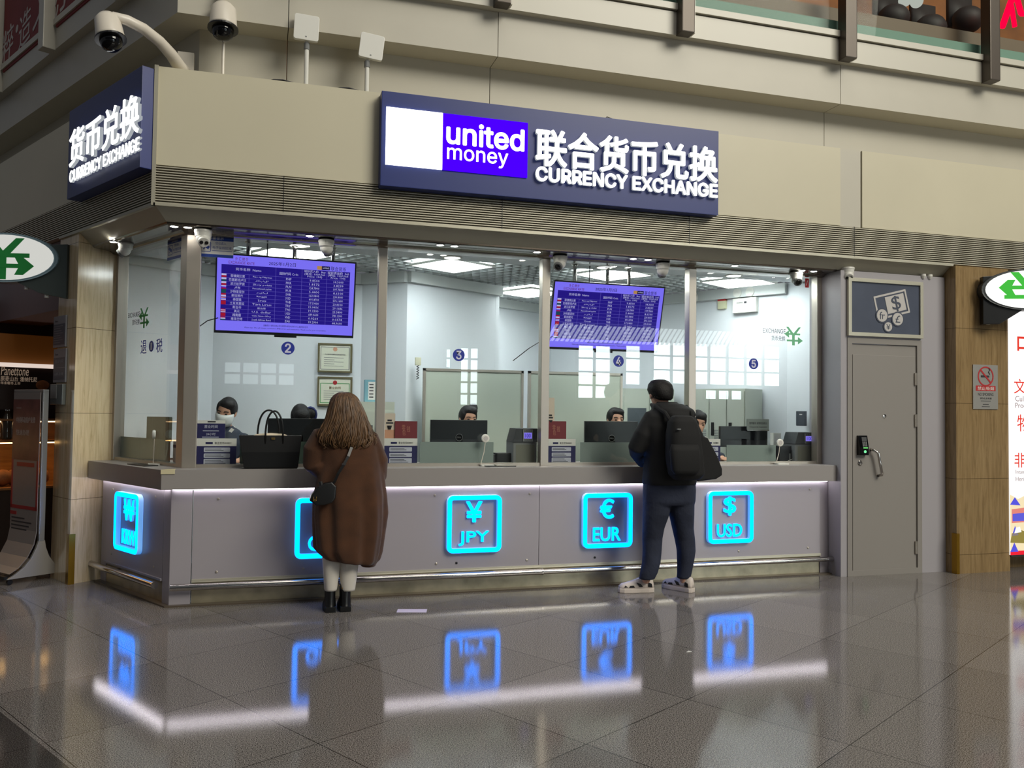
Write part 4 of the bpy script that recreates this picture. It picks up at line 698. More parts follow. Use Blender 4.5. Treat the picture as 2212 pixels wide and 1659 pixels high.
MB().box(-.125, .125, 0, .01, a, b).build('plate', mat('plate_grey', (122, 130, 126), .4), t); MB().box(-.125, .125, -.004, .014, a-.012, a).build('edge_strip', M['chrome'], t); MB().box(-.02, .02, .0, .012, 0, a).build('stem', M['black'], t); MB().text('暂停服务 请到旁边柜台', 0, a+(b-a)*.62, .2, .024, 0, .001, .02).text('Temporarily Suspended', 0, a+(b-a)*.25, .2, .016, 0, .001, .0).build('lettering', M['ink'], t)
u = pm(1716, 935, .45)[0]; t = thing('wall_switch_box', 'white double switch box on the wall behind the last intercom', 'switch', FM(u, .75, CTZ)); MB().box(-.04, .05, 0, .06, 0, .28).build('shell', M['white'], t, bevel=.004); [MB().box(-.034, .02, -.004, 0, z, z+.08).build('socket_plate', M['paper'], t) for z in (.06, .18)]
u, z = pm(1735, 905, .5); t = thing('wall_phone', 'slim dark intercom handset on the right wall of the booth', 'phone', FM(5.885, .5, z-.07), RAD(-65)); MB().box(-.05, .05, -.02, .02, 0, .15).build('shell', mat('blue_grey_plastic', (66, 74, 84), .4), t, bevel=.008); MB().box(-.01, .02, -.022, -.02, .11, .12).build('key_label', M['paper'], t)
u, z = pm(1740, 612, .17); t = thing('fire_sticker', 'red safety label at the top right corner of the last window', 'sticker', FM(u, SG, z)); MB().rrect(-.02, .022, -.045, .045, .006, -.001, 0).build('label_sheet', M['red'], t); MB().text('/', 0, 0, .02, .05, -.001, .0005).build('lettering', M['paper'], t)
# framed certificates
for px0, px1, y0, y1, lab, big in ((687, 760, 742, 805, 'framed certificate, upper of the two on the booth back wall', 0), (686, 760, 814, 877, 'framed business licence with red seal, lower of the two on the back wall', 1)):
    d = 1.935; a = pm(px0, y0, d); b = pm(px1, y1, d); a = (a[0], pm((px0+px1)/2, y0, d)[1]); b = (b[0], pm((px0+px1)/2, y1, d)[1]); w = b[0]-a[0]; h = a[1]-b[1]; t = thing('framed_certificate', lab, 'certificate', FM((a[0]+b[0])/2, d, b[1]), 0, 'framed certificates on the back wall')
    MB().rrect(-w/2, w/2, 0, h, .002, -.016, .0, 1, hole=.018).build('frame', mat('olive_frame', (104, 96, 66), .4), t); MB().box(-w/2+.015, w/2-.015, -.006, 0, .015, h-.015).build('sheet', mat('ivory_paper', (226, 226, 206), .6), t)
    MB().rrect(-w*.42, w*.42, h*.1, h*(.78 if big else .88), .002, -.0068, -.006, 1, hole=.006).build('border_print', M['green'] if big else M['grey'], t); MB().lathe([(.022, 0), (.022, -.001), (0, -.001)], (0, -.0065, h*.80), 18, 'y').build('seal', M['red'] if big else M['orange'], t)
    MB().text('营业执照' if big else '个人本外币兑换特许业务经营许可证', 0, h*.62, w*(.34 if big else .6), h*(.09 if big else .05), -.0065, .001, .01).build('title_text', M['gold'] if big else M['ink'], t); q = MB()
    for k in range(5): q.box(-w*.32, w*(-.02 if k % 2 else .25), -.0072, -.0065, h*(.5-.07*k), h*(.5-.07*k)+.004)
    q.build('text_line', M['grey'], t)
# office furniture in the booth
for px0, px1, yt, d, lab in ((913, 1130, 798, 1.45, 'pale green office partition behind the middle clerk'), (1141, 1344, 804, 1.45, 'pale green office partition behind the fourth clerk')):
    a = pm(px0, 900, d)[0]; b = pm(px1, 900, d)[0]; zt = pm((px0+px1)/2, yt, d)[1]; t = thing('office_partition', lab, 'partition', FM((a+b)/2, d, 0), 0, 'green office partitions'); w = b-a
    MB().box(-w/2+.02, w/2-.02, 0, .03, .1, zt-.02).build('panel', M['partition'], t); MB().box(-w/2, w/2, -.006, .036, zt-.025, zt).box(-w/2, -w/2+.025, -.006, .036, 0, zt).box(w/2-.025, w/2, -.006, .036, 0, zt).box(-w/2, w/2, -.006, .036, .9, .92).build('frame', M['steel'], t)
def cab(px0, px1, yt, d, lab, dark=False, locker=False, zb=0, dp=.4, side=False):
    a = pm(px0, 900, d)[0]; b = pm(px1, 900, d)[0]; zt = pm((px0+px1)/2, yt, d)[1]; w = b-a; pos, rz = FM((a+b)/2, d, 0), 0
    if side: q0 = onside(px0, yt, dp+.02); q1 = onside(px1, yt, dp+.02); w = (q1.xy-q0.xy).length; zt = (q0.z+q1.z)/2; pos = (q0+q1)/2; pos.z = 0; rz = LR
    t = thing('metal_locker' if locker else 'filing_cabinet', lab, 'cabinet', pos, rz, 'office cabinets in the booth')
    MB().box(-w/2, w/2, 0, dp, 0, zt).build('body', M['cabinet'], t); n = 3 if locker else 2
    for i in range(n):
        x0 = -w/2+w*i/n+.008; x1 = -w/2+w*(i+1)/n-.008; dd = MB().box(x0, x1, -.012, 0, .06, zt-.03 if locker else zt-.09).build('door', M['cabinet'], t)
        if dark: MB().box(x0+.04, x1-.03, -.014, -.012, .9, zt-.22).build('glass_panel', M['darkglass'], dd)
        if locker:
            v = MB(); [v.box(x0+w/n*(.25+.3*c_), x0+w/n*(.25+.3*c_)+.05, -.0135, -.012, zt-.45-.018*k, zt-.441-.018*k) for k in range(9) for c_ in (0, 1)]; v.build('vent', M['grey'], dd); MB().box(x0+.02, x0+.05, -.022, -.012, zt-.5, zt-.36).build('latch', M['black'], dd)
M['darkglass'] = mat('cabinet_dark_glass', (74, 82, 88), .15)
def onside(px, py, off_=.0):            # a point on the booth's long side wall
    a = Vector(WP[6]); b = Vector(WP[7]); tt = (b-a).normalized(); nn = Vector((tt.y, -tt.x)); r = ray(px, py); p0 = Vector((P0.x+a.x, P0.y+a.y))+nn*off_
    k = p0.dot(nn)/(r.x*nn.x+r.y*nn.y); return Vector((r.x*k, r.y*k, CZ+r.z*k))
cab(1346, 1456, 840, 1.9, 'pale cabinet with dark glass doors left of the man', True); cab(775, 852, 868, 1.12, 'low cream cabinet with dark glass doors behind the second post', True, False, 0, .28)
cab(1497, 1610, 840, 1.9, 'tall pale metal locker with vents right of the man', False, True, 0, .38, True)
t = thing('leaflet_box', 'blue and white leaflet box on top of the cream cabinet', 'box', FM(pm(800, 868, 1.2)[0], 1.22, pm(812, 868, 1.12)[1])); MB().box(-.05, .05, 0, .1, 0, .21).build('shell', mat('aqua_card', (120, 170, 186), .6), t); MB().box(-.02, .045, -.001, 0, .02, .19).build('white_print', M['paper'], t); q = MB(); [q.box(-.01, .03, -.002, -.001, .04+.03*k, .05+.03*k) for k in range(5)]; q.build('text_line', M['ink'], t)
u, z = pm(900, 790, 1.6); t = thing('wall_phone', 'cream wall handset with coiled cord beside the green partition', 'phone', FM(u, 1.545, z), 0); MB().box(-.03, .03, -.03, .0, 0, .08).build('shell', mat('cream_plastic', (206, 204, 178), .5), t, bevel=.006); MB().tube([(.0+.012*cos(k*1.2), -.012+.012*sin(k*1.2), -.012*k*.4) for k in range(30)], .004, 6).build('cord', M['black'], t)
p = onside(1562, 668); t = thing('fire_alarm', 'red and cream alarm box on the booth side wall', 'alarm', p, LR); MB().box(-.05, .05, -.035, 0, 0, .15).build('shell', mat('cream_plastic2', (206, 206, 170), .5), t, bevel=.006); MB().box(-.05, .05, -.037, -.0, .09, .15).build('red_cap', M['red'], t)
p = onside(1613, 676); t = thing('emergency_light', 'white emergency light box with two round lamps on the booth side wall', 'emergency light', p, LR); MB().box(-.14, .14, -.06, 0, 0, .16).build('shell', M['white'], t, bevel=.006); MB().text('应急照明灯', -.05, .11, .08, .016, -.06, .001).box(.0, .03, -.061, -.06, .1, .122).build('lettering', M['ink'], t)
for x in (-.08, .07): MB().lathe([(.02, .02), (.05, -.02), (.05, -.03), (.03, -.026), (0, -.02)], (x, -.04, .22), 20, 'y').tube([(x, -.03, .15), (x, -.03, .2)], .012, 8).build('lamp', M['white'], t)
p = onside(1506, 652); t = thing('turret_camera', 'white camera on the booth side wall behind the fifth window', 'security camera', p, LR, 'turret security cameras under the canopy'); MB().lathe([(.05, 0), (.05, -.03), (0, -.03)], (0, 0, .09), 20, 'y').build('base', M['white'], t); MB().ell((0, -.07, .04), .05, .06, .06).build('ball', M['white'], t, smooth=True)
# ceiling light panels
PNL = emis('led_panel', (.92, .99, 1.0), 22.0)
for i, (x, y, lab) in enumerate(((-.25, 1.18, 'square lit ceiling panel above the first rate screen'), (.36, 2.5, 'square lit ceiling panel above the middle window'), (-.28, 4.3, 'square lit ceiling panel deep in the booth beside the third post'), (1.24, 3.85, 'square lit ceiling panel above the second rate screen'), (1.95, 5.08, 'square lit ceiling panel in the last window'))):
    t = thing('ceiling_light', lab, 'ceiling light', P0+UL*x+NL*y+Vector((0, 0, 2.885)), LR, 'square lit panels in the booth ceiling'); MB().rrect(-.29, .29, -.29, .29, .004, -.02, .0, 1, hole=.02).build('frame', M['white'], t).rotation_euler = (RAD(90), 0, 0); MB().box(-.272, .272, -.272, .272, .004, .012).build('diffuser', PNL, t)
for px, py, lab in ((645, 531, 'round recessed lamp in the plaster strip above the first rate screen'), (977, 557, 'round recessed lamp in the plaster strip above the middle window'), (1306, 578, 'round recessed lamp in the plaster strip above the second rate screen'), (1585, 596, 'round recessed lamp in the plaster strip of the last window')):
    u, d = gz(px, py, 2.862); t = thing('recessed_lamp', lab, 'ceiling light', FM(u, d, 2.866), 0, 'round lamps in the plaster strip'); MB().lathe([(.09, 0), (.09, -.006), (.075, -.008), (.07, -.002), (.07, 0)], (0, 0, 0), 24, 'z', True).build('ring', M['white'], t); MB().lathe([(.07, -.001), (.066, -.006), (0, -.006)], (0, 0, 0), 24).build('lens', emis('recessed_lens', (1, 1, .96), 6), t)
# ================================================================== pillars' plaques, poster stand, shop, banners
u, z = pm(2128, 884, -.302); t = thing('no_smoking_sign', 'silver NO SMOKING plate on the brown marble pillar', 'sign', FM(u, -.302, z)); a = pm(2101, 787, -.302); b = pm(2155, 884, -.302); w = b[0]-a[0]; h = a[1]-b[1]
MB().box(-w/2, w/2, -.008, 0, 0, h).build('plate', mat('silver_plate', (158, 156, 150), .35, .3), t, bevel=.002); rr = w*.32; cz_ = h*.74
MB().lathe([(rr, -.0085), (rr, -.010), (rr*.86, -.010), (rr*.86, -.0085)], (0, 0, cz_), 32, 'y', True).build('red_ring', M['red'], t); m_ = MB(); m_.T = Matrix.Translation((0, 0, cz_)) @ Matrix.Rotation(RAD(45), 4, 'Y'); m_.box(-rr*.92, rr*.92, -.0105, -.009, -.008, .008); m_.build('red_bar', M['red'], t)
MB().box(-rr*.6, rr*.45, -.0095, -.008, cz_-.01, cz_+.01).tube([(rr*.5, -.009, cz_+.02), (rr*.35, -.009, cz_+.045), (rr*.5, -.009, cz_+.06), (rr*.4, -.009, cz_+.085)], .005, 6).build('cigarette', M['ink'], t)
MB().box(-w*.40, w*.40, -.009, -.008, h*.41, h*.53).build('red_band', M['red'], t); MB().text('禁止吸烟', 0, h*.47, w*.66, h*.08, -.009, .001, .02).build('band_text', M['white'], t); MB().text('NO SMOKING', 0, h*.335, w*.62, h*.065, -.008, .001, .02).text('请勿在此吸烟', 0, h*.245, w*.46, h*.045, -.008, .001).box(-w*.2, w*.2, -.0085, -.008, h*.18, h*.19).box(-w*.12, w*.12, -.0085, -.008, h*.10, h*.115).box(-w*.16, w*.16, -.0085, -.008, h*.05, h*.062).build('lettering', M['ink'], t)
# lit advertising box to the right of the brown pillar
d = -.31; a = pm(2179, 690, d); b = pm(2182, 1199, d); t = thing('advertising_lightbox', 'bright white advertising light box past the brown pillar, red characters and painted scenery', 'light box', FM(a[0], d, 0)); zt = 2.62; zb = b[1]; wd = 1.5
MB().box(.022, wd, .01, .18, zb-.02, zt).build('case', M['darkgrey'], t); fc = MB().box(.0, wd, 0, .01, zb, zt).build('lit_face', emis('lightbox_white', (1, .97, .95), 1.25), t); RL = emis('lightbox_red', (.82, .05, .03), 1.0); GLt = emis('lightbox_grey', (.3, .22, .22), 1.0)
def lb(s_, px0, py0, px1, py1, m, nm, al='l', hh=None): p = pm(px0, py0, d); q = pm(px1, py1, d); MB().text(s_, p[0]-a[0], (p[1]+q[1])/2, None, p[1]-q[1], -.001, .001, .015, None, 3, 'l').build(nm, m, fc)
lb('文', 2190, 818, 2190, 850, RL, 'red_character'); lb('物', 2197, 895, 2197, 932, RL, 'red_character'); lb('非遗', 2191, 978, 2191, 1010, RL, 'red_character'); lb('Cultural', 2193, 855, 2193, 867, GLt, 'grey_lettering'); lb('Products', 2193, 870, 2193, 881, GLt, 'grey_lettering'); lb('Intangible', 2194, 1015, 2194, 1026, GLt, 'grey_lettering'); lb('Heritage', 2194, 1030, 2194, 1042, GLt, 'grey_lettering'); lb('中', 2197, 715, 2197, 775, RL, 'red_character')
z_ = lambda py: pm(2190, py, d)[1]
for nm, col, pts in (('painted_ground', (.95, .80, .50), [(0, 1190), (wd, 1190), (wd, 1075), (.3, 1062), (.1, 1078), (0, 1068)]), ('painted_temple', (.8, .25, .2), [(.02, 1100), (.24, 1096), (.24, 1128), (.02, 1130)]), ('painted_blue', (.12, .12, .7), [(.03, 1110), (.2, 1108), (.2, 1126), (.03, 1126)]), ('painted_hill', (.1, .1, .75), [(.0, 1090), (.06, 1074), (.13, 1092)]), ('painted_hill', (.1, .1, .75), [(.02, 1158), (.06, 1136), (.1, 1156)]), ('painted_hill', (.1, .1, .75), [(.0, 1192), (.05, 1172), (.1, 1192)]), ('painted_bushes', (.30, .24, .06), [(.0, 1172), (.02, 1152), (.14, 1146), (.3, 1156), (.3, 1176)]), ('painted_cloud', (1, 1, .97), [(.05, 1152), (.07, 1140), (.12, 1138), (.14, 1150)]), ('red_foot_band', (.9, .02, .04), [(0, 1199), (wd, 1199), (wd, 1190), (0, 1190)])):
    yy = {'painted_ground': -.0004, 'red_foot_band': -.0009}.get(nm, -.0012); yy -= .0005 if 'blue' in nm or 'cloud' in nm else 0; MB().prism([(x, z_(p)) for x, p in pts], yy, 0).build(nm, emis(nm, col, 1.0), fc)
# plaques on the shaded side of the left pillar
def sideplaque(px0, px1, y0, y1, lab, name, cat, grp=None):
    d = -.247; a = pl(px0, (y0+y1)/2, d); b = pl(px1, (y0+y1)/2, d); zt = pl((px0+px1)/2, y0, d)[1]; zb = pl((px0+px1)/2, y1, d)[1]; return thing(name, lab, cat, FL((a[0]+b[0])/2, d, zb), LR, grp), b[0]-a[0], zt-zb
GP = mat('plaque_grey', (136, 136, 142), .4); SL = mat('plaque_slate', (72, 78, 92), .4)
for i, (y0, y1, lab) in enumerate(((683, 750, 'upper grey and slate plaque on the shaded face of the beige pillar'), (754, 826, 'lower grey and slate opening hours plaque on the shaded face of the beige pillar'))):
    t, w, h = sideplaque(119, 145, y0, y1, lab, 'pillar_plaque', 'plaque', 'plaques on the beige pillar'); MB().box(-w/2, w/2, -.014, 0, 0, h).build('plate', GP, t, bevel=.002); MB().box(-w*.47, w*.47, -.016, -.014, h*.08, h*.74).build('slate_print', SL, t)
    q = MB(); q.text('fm', -w*.25, h*.84, w*.22, h*.06, -.014, .001)
    if i: q2_ = MB().text('营业时间', 0, h*.63, w*.66, h*.11, -.016, .001).text('6:00-21:00', 0, h*.25, w*.7, h*.08, -.016, .001).box(-w*.47, w*.47, -.0165, -.016, h*.43, h*.445)
    else:
        q2_ = MB(); [q2_.box(-w*.42, w*(.1+.3*((k*5) % 3)/3), -.0165, -.016, h*(.14+.075*k), h*(.155+.075*k)) for k in range(8)]
    q.build('logo_text', M['ink'], t); q2_.build('pale_lettering', GP, t)
t, w, h = sideplaque(116, 142, 830, 874, 'grey leaflet holder below the plaques on the beige pillar', 'leaflet_holder', 'holder'); MB().box(-w/2, w/2, -.03, 0, 0, h).build('pocket', mat('clear_grey_plastic', (116, 122, 120), .25), t, bevel=.003); MB().box(-w*.46, w*.05, -.032, -.03, h*.3, h*.95).build('leaflet', mat('leaflet_grey', (150, 152, 150), .6), t)
# poster stand with swept metal feet
t = thing('poster_stand', 'free-standing poster banner with swept steel foot beside the beige pillar', 'poster stand', FM(-1.16, 1.24, 0)+Vector((-.063, .078, 0)), RAD(-51))
fp = [(-.25, .05), (.25, .05), (.20, .085), (.135, .14), (.09, .205), (.062, .28), (.05, .345), (.0, .345), (-.022, .28), (-.06, .20), (-.12, .13), (-.19, .08)]
m_ = MB(); m_.prism([(p[0], p[1]) for p in fp], .085, .11, 'x'); m_.build('foot', M['steelgrey'] if 'steelgrey' in M else mat('sheet_steel', (176, 172, 166), .35, .5), t, bevel=.002)
m_ = MB(); m_.prism([(p[0], p[1]) for p in fp], -.40, -.375, 'x'); m_.build('foot', mat('sheet_steel', (176, 172, 166), .35, .5), t, bevel=.002)
MB().box(-.39, .10, -.27, -.24, .05, .075).box(-.39, .10, .23, .26, .05, .075).build('base_rail', M['black'], t)
for x in (-.36, .09):
    for y in (-.22, .2): MB().lathe([(.0, -.012), (.022, -.012), (.022, .012), (0, .012)], (x, y, .026), 14, 'x').build('caster', M['black'], t)
MB().box(.085, .112, -.0, .045, .34, 1.62).box(-.40, -.376, -.0, .045, .34, 1.62).box(-.40, .112, .0, .045, 1.61, 1.635).build('frame', mat('alu_frame', (190, 194, 196), .3, .8), t, bevel=.002)
MB().loft([[(x, y-.012+e, z) for x, e in ((-.376, 0), (.085, 0), (.085, .006), (-.376, .006))] for y, z in ((-.21, .09), (-.14, .13), (-.07, .21), (-.02, .31), (.0, .42), (.0, 1.61))]).build('poster', mat('grey_poster', (128, 122, 120), .35), t)
PX = lambda f: -.376+.461*f
MB().box(PX(0), PX(1), -.0135, -.012, 1.02, 1.55).build('maroon_print', mat('maroon_poster', (96, 58, 58), .4, vary=.3, vscale=8), t); MB().text('中国移动用户免费', PX(.48), 1.37, .33, .052, -.0135, .001).text('快速办理', PX(.38), 1.26, .22, .05, -.0135, .001).box(PX(.12), PX(.3), -.0145, -.0135, 1.47, 1.476).build('pale_lettering', mat('poster_grey_text', (150, 140, 138), .5), t)
MB().box(PX(.0), PX(.06), -.0135, -.012, .60, 1.02).box(PX(.94), PX(1), -.0135, -.012, .60, 1.02).box(PX(0), PX(1), -.0135, -.012, .595, .625).box(PX(.0), PX(.24), -.0135, -.012, .54, .57).box(PX(.2), PX(.85), -.0135, -.012, .965, 1.0).build('red_print', mat('poster_red', (140, 40, 44), .4), t)
q = MB(); [q.box(PX(.06), PX(.55+.35*((k*3) % 4)/4), -.0135, -.012, .52-.032*k-.012, .52-.032*k) for k in range(7)]; q.build('text_line', M['ink'], t)
# bakery shop seen past the pillar
t = thing('bakery_shelf', 'lit wooden bakery shelving beyond the poster stand', 'shelf', SHO, SHR); zz = lambda py: ps(60, py)[1]
for y0 in (905, 951, 1050): z = zz(y0); MB().box(-2.2, 1.2, -.12 if y0 > 1000 else .0, .5, z-.02, z).build('shelf_board', M['woodwarm'], t)
MB().box(-2.2, 1.2, -.10, .5, 0, zz(1050)-.02).build('base_cabinet', M['darkwood'], t); MB().box(-2.2, 1.2, .48, .54, zz(1050), zz(905)).build('back_panel', M['woodwarm'], t)
MB().box(-2.2, 1.2, .06, .10, zz(951)-.034, zz(951)-.022).build('lamp_strip', emis('warm_strip', (1, .58, .2), 8), t); MB().box(-2.2, 1.2, .06, .10, zz(905)-.034, zz(905)-.022).build('lamp_strip', emis('warm_strip_dim', (1, .62, .3), 4), t)
random.seed(3); LOAF = mat('bread_crust', (150, 92, 48), .7, vary=.3, vscale=20)
for i, px in enumerate((-45, -15, 14, 41, 68, 96)):
    x, _ = ps(px, 1000); z = zz(1050); b = MB().ell((0, 0, .085), .10, .09, .085, 14, 8).build('bread_loaf', LOAF, None, smooth=True, at=SHO+SHU*x+SHN*.12+Vector((0, 0, z)), rz=SHR+.3*i); tag(b, 'round brown loaf on the glowing lower bakery shelf', 'bread', 'loaves on the bakery shelf')
for i, px in enumerate((-10, 8, 24, 38, 52, 70, 100)):
    x, _ = ps(px, 1000); z = zz(951); b = thing('wrapped_cake', 'small wrapped cake box standing on the upper bakery shelf', 'cake box', SHO+SHU*x+SHN*.2+Vector((0, 0, z)), SHR, 'cake boxes on the bakery shelf'); MB().box(-.045, .045, -.04, .04, 0, .11+.05*(i % 3 == 1)).build('box', mat('kraft_box', (150, 112, 84), .7), b); MB().box(-.03, .03, -.042, .042, .03, .07).build('paper_band', M['paper'], b)
x, z = ps(18, 950); t = thing('tall_bottle', 'tall dark bottle on the upper bakery shelf left of the poster', 'bottle', SHO+SHU*x+SHN*.06+Vector((0, 0, z)), SHR); MB().lathe([(.0, 0), (.055, 0), (.058, .02), (.056, .2), (.03, .26), (.022, .3)], (0, 0, 0), 20).build('glass_body', mat('bottle_glass', (54, 46, 38), .15), t, smooth=True); MB().lathe([(.024, .29), (.024, .33), (0, .33)], (0, 0, 0), 16).build('bottle_cap', M['chrome'], t)
B0 = zz(885); t = thing('bakery_sign', 'dark bakery board with Panettone lettering and a loaf picture', 'sign', SHO+Vector((0, 0, B0)), SHR); MB().box(-2.2, 1.2, 0, .03, 0, zz(795)-B0).build('board', mat('dark_brown_board', (34, 18, 14), .4), t); TXM = mat('pale_gold_text', (196, 166, 140), .5, emit=(.5, .38, .28), es=.3)
def sg(s_, px0, px1, y0, y1, sh=0): a = ps(px0, (y0+y1)/2); b = ps(px1, (y0+y1)/2); MB().text(s_, (a[0]+b[0])/2, a[1]-B0, b[0]-a[0], ps((px0+px1)/2, y0)[1]-ps((px0+px1)/2, y1)[1], -.001, .002, 0, None, 3, 'c', 0, sh).build('lettering', TXM, t)
sg('Panettone', 2, 62, 790, 810, .15); sg('原麦山丘 潘纳托尼', 1, 80, 812, 823); sg('年末暖冬上市', 1, 44, 824, 830)
x, z = ps(92, 832); MB().ell((x, -.0, z-B0), .065, .012, .05).build('loaf_picture', LOAF, t, smooth=True)
z0 = zz(795); struct(MB().box(-2.2, 1.2, .05, .5, z0+.04, z0+.34).build('trim_15', mat('bulkhead_glow', (130, 80, 24), .6, emit=(110, 60, 14), es=.12), at=SHO, rz=SHR))  # the shop's amber glow is put into this band's colour and emission
tag(MB().box(-2.2, 1.2, -.02, .04, z0+.005, z0+.045).build('light_strip', emis('shop_strip', (1, .82, .72), .75), None, at=SHO, rz=SHR), 'thin lit strip over the dark bakery board', 'light strip')
# red calligraphy banners in the upper left bays
CAL = mat('banner_white', (196, 186, 180), .6)
def banner(u0, u1, lab, txt):
    t = thing('red_banner', lab, 'banner', FL((u0+u1)/2, -.13, 5.11), LR, 'red banners in the upper left bays'); w = u1-u0; MB().rrect(-w/2, w/2, -.04, 1.3, .02, -.03, -.0).build('cloth', M['redbanner'], t, bevel=.004)
    q = MB()
    for s_, px, py, h in txt: x, zz = pl(px, py, -.165); q.text(s_, x-(u0+u1)/2, zz-5.11, None, h, -.031, .002, .015, None, 3, 'c', RAD(8), .2)
    q.build('calligraphy', CAL, t)
banner(-2.33, -.95, 'red calligraphy banner in the bay right of the first pale post', [('文', 90, -8, .5), ('创', 125, -22, .5)]); banner(-3.93, -2.52, 'red calligraphy banner at the far left edge of the upper bays', [('粹', 16, 95, .36), ('·', 36, 62, .08), ('造', 52, 60, .36)])
# upper storey: red neon, lamps
t = thing('neon_character', 'red neon character in the upper right window', 'neon sign', FM(7.72, .6, 5.62)); zz = lambda py: pm(2180, py, .6)[1]-5.62
p_ = [pm(2165, 58, .6), pm(2192, -20, .6), pm(2206, 30, .6), pm(2212, -10, .6), pm(2185, 12, .6), pm(2192, 58, .6), pm(2230, 30, .6)]
p_ = [(a_[0]-7.72, 0, a_[1]-5.62) for a_ in p_]; MB().tube([p_[0], p_[1]], .035, 8).tube([p_[1], p_[2]], .03, 8).tube([p_[4], p_[5]], .025, 8).tube([p_[2], p_[6]], .03, 8).build('tube', emis('red_neon', (2.2, .0, .06), 1.0), t)
for i, (px, py, lab) in enumerate(((1955, 0, 'white globe lamp in the upper window, left of two'), (1980, 3, 'white globe lamp in the upper window, right of two'))):
    u, z = pm(px, py, 1.2); o = MB().ell((0, 0, 0), .075, .075, .075).build('globe_lamp', emis('globe', (.8, .8, .72), .6), None, smooth=True, at=FM(u, 1.2, z)); tag(o, lab, 'lamp', 'globe lamps upstairs'); MB().tube([(0, 0, .07), (0, 0, 1.3)], .006, 6).build('cord', M['black'], o)
for i, px in enumerate((1930, 2010, 2090)):
    u, z = pm(px, (18, 40, 22)[i], 1.25); o = MB().ell((0, 0, 0), .19, .17, .16).box(-.17, .17, .1, .16, -.05, .34).build('dining_chair', mat('dark_upholstery', (40, 30, 26), .6), None, smooth=True, at=FM(u, 1.25, z-.12)); tag(o, 'dark seat seen through the upper right window', 'chair', 'dark seats upstairs')
o = MB().box(-.11, .11, -.05, .05, 0, .002).build('paper_slip', mat('floor_paper', (214, 204, 224), .7), None, at=FM(*gz(890, 1320), 0.001), rz=RAD(-14)); tag(o, 'white slip of paper on the floor near the black boots', 'paper')
o = MB().prism([(-.02, 0), (.02, .004), (.005, .02)], 0, .003, 'z').build('paper_scrap', M['paper'], None, at=FM(*gz(1489, 1409), 0.001)); tag(o, 'tiny white scrap on the floor right of the man', 'paper')
# ================================================================== people
def ellr(cx, cy, z, rx, ry, n=28, p=2.3, ph=None):
    out = []
    for k in range(n):
        a = 2*pi*k/n; c, s_ = cos(a), sin(a); w = (ph(a, z) if ph else 1.0)
        out.append((cx+rx*math.copysign(abs(c)**(2/p), c)*w, cy+ry*math.copysign(abs(s_)**(2/p), s_)*w, z))
    return out
def prof(rows, D, cy, thick, n=28, p=2.3, ph=None):   # rows: (py, pxl, pxr, half depth, dy)
    rings = []
    for py, l, r, t_, dy in rows: a = pm(l, py, D); b = pm(r, py, D); rings.append(ellr((a[0]+b[0])/2, cy+dy, (a[1]+b[1])/2, abs(b[0]-a[0])/2, t_, n, p, ph))
    return rings
def hand(mb, w, dirv, up, s_=1.0, curl=.5):           # palm, four fingers and a thumb
    w = Vector(w); f = Vector(dirv).normalized(); u = Vector(up); u = (u-f*u.dot(f)).normalized(); sd = f.cross(u); c = w+f*.045*s_
    mb.loft([[w+f*t_*s_+sd*(cos(2*pi*k/10)*a_)*s_+u*(sin(2*pi*k/10)*b_)*s_ for k in range(10)] for t_, a_, b_ in ((0, .024, .018), (.03, .034, .016), (.07, .040, .014), (.088, .036, .011))])
    for i, (o_, l_) in enumerate(((-.030, .062), (-.010, .072), (.010, .068), (.029, .052))):
        p = w+f*.082*s_+sd*o_*s_; q = p+(f*.9-u*.25*curl)*l_*.5*s_; r_ = q+(f*.6-u*.9*curl)*l_*.5*s_; mb.tube([p-f*.01, p, q, r_, r_+(r_-q).normalized()*.004], [.0085*s_, .0088*s_, .0082*s_, .0072*s_, .003], 8)
    p = w+f*.02*s_-sd*.03*s_; q = p+(f*.5-sd*.8)*.035*s_; r_ = q+(f*.9-sd*.1-u*.3)*.03*s_; mb.tube([p, q, r_, r_+(r_-q)*.1], [.012*s_, .0105*s_, .0085*s_, .003], 8)
# ---- woman in the brown coat
D = -.41; WX, WD = pm(735, 1100, D)[0], D
wm = thing('person', 'person with long light brown hair in a long brown coat and white trousers, back turned', 'person', FM(0, 0, 0))
cx = pm(742, 900, D)[0]
bd_ = MB(); zc = pm(742, 875, D)[1]
bd_.ell((cx, D+.0, zc-.03), .072, .085, .105); bd_.cap((cx, D+.01, zc-.05), (cx, D+.0, zc-.20), .05, .055); bd_.cap((cx-.01, D, zc-.27), (cx-.01, D, .72), .12, .12)
bd_.ell((cx, D+.098, zc-.02), .014, .018, .022, 8, 6)
for s_ in (-1, 1): bd_.ell((cx+s_*.076, D, zc-.01), .012, .022, .03, 8, 6); bd_.cap((pm(735+s_*18, 1150, D)[0], D, .62), (pm(731+s_*17, 1270, D)[0], D-.01, .14), .05, .035)
lw_ = Vector((pm(690, 1020, -.20)[0], -.19, 1.05)); rw_ = Vector((pm(795, 1000, -.2)[0], -.17, 1.06))
bd_.cap((cx-.16, D+.02, 1.30), (pm(672, 1005, D)[0], D+.03, 1.06), .045, .04); bd_.cap((pm(672, 1005, D)[0], D+.03, 1.06), lw_, .038, .025); bd_.cap((cx+.16, D+.02, 1.28), (cx+.24, D+.05, 1.06), .045, .04); bd_.cap((cx+.24, D+.05, 1.06), rw_, .038, .025)
hand(bd_, lw_, (.5, .8, .0), (0, 0, 1), .95, .6); hand(bd_, rw_, (-.4, .9, 0), (0, 0, 1), .95, .6)
remesh(bd_, .007, 3, 'body', M['skin'], wm)
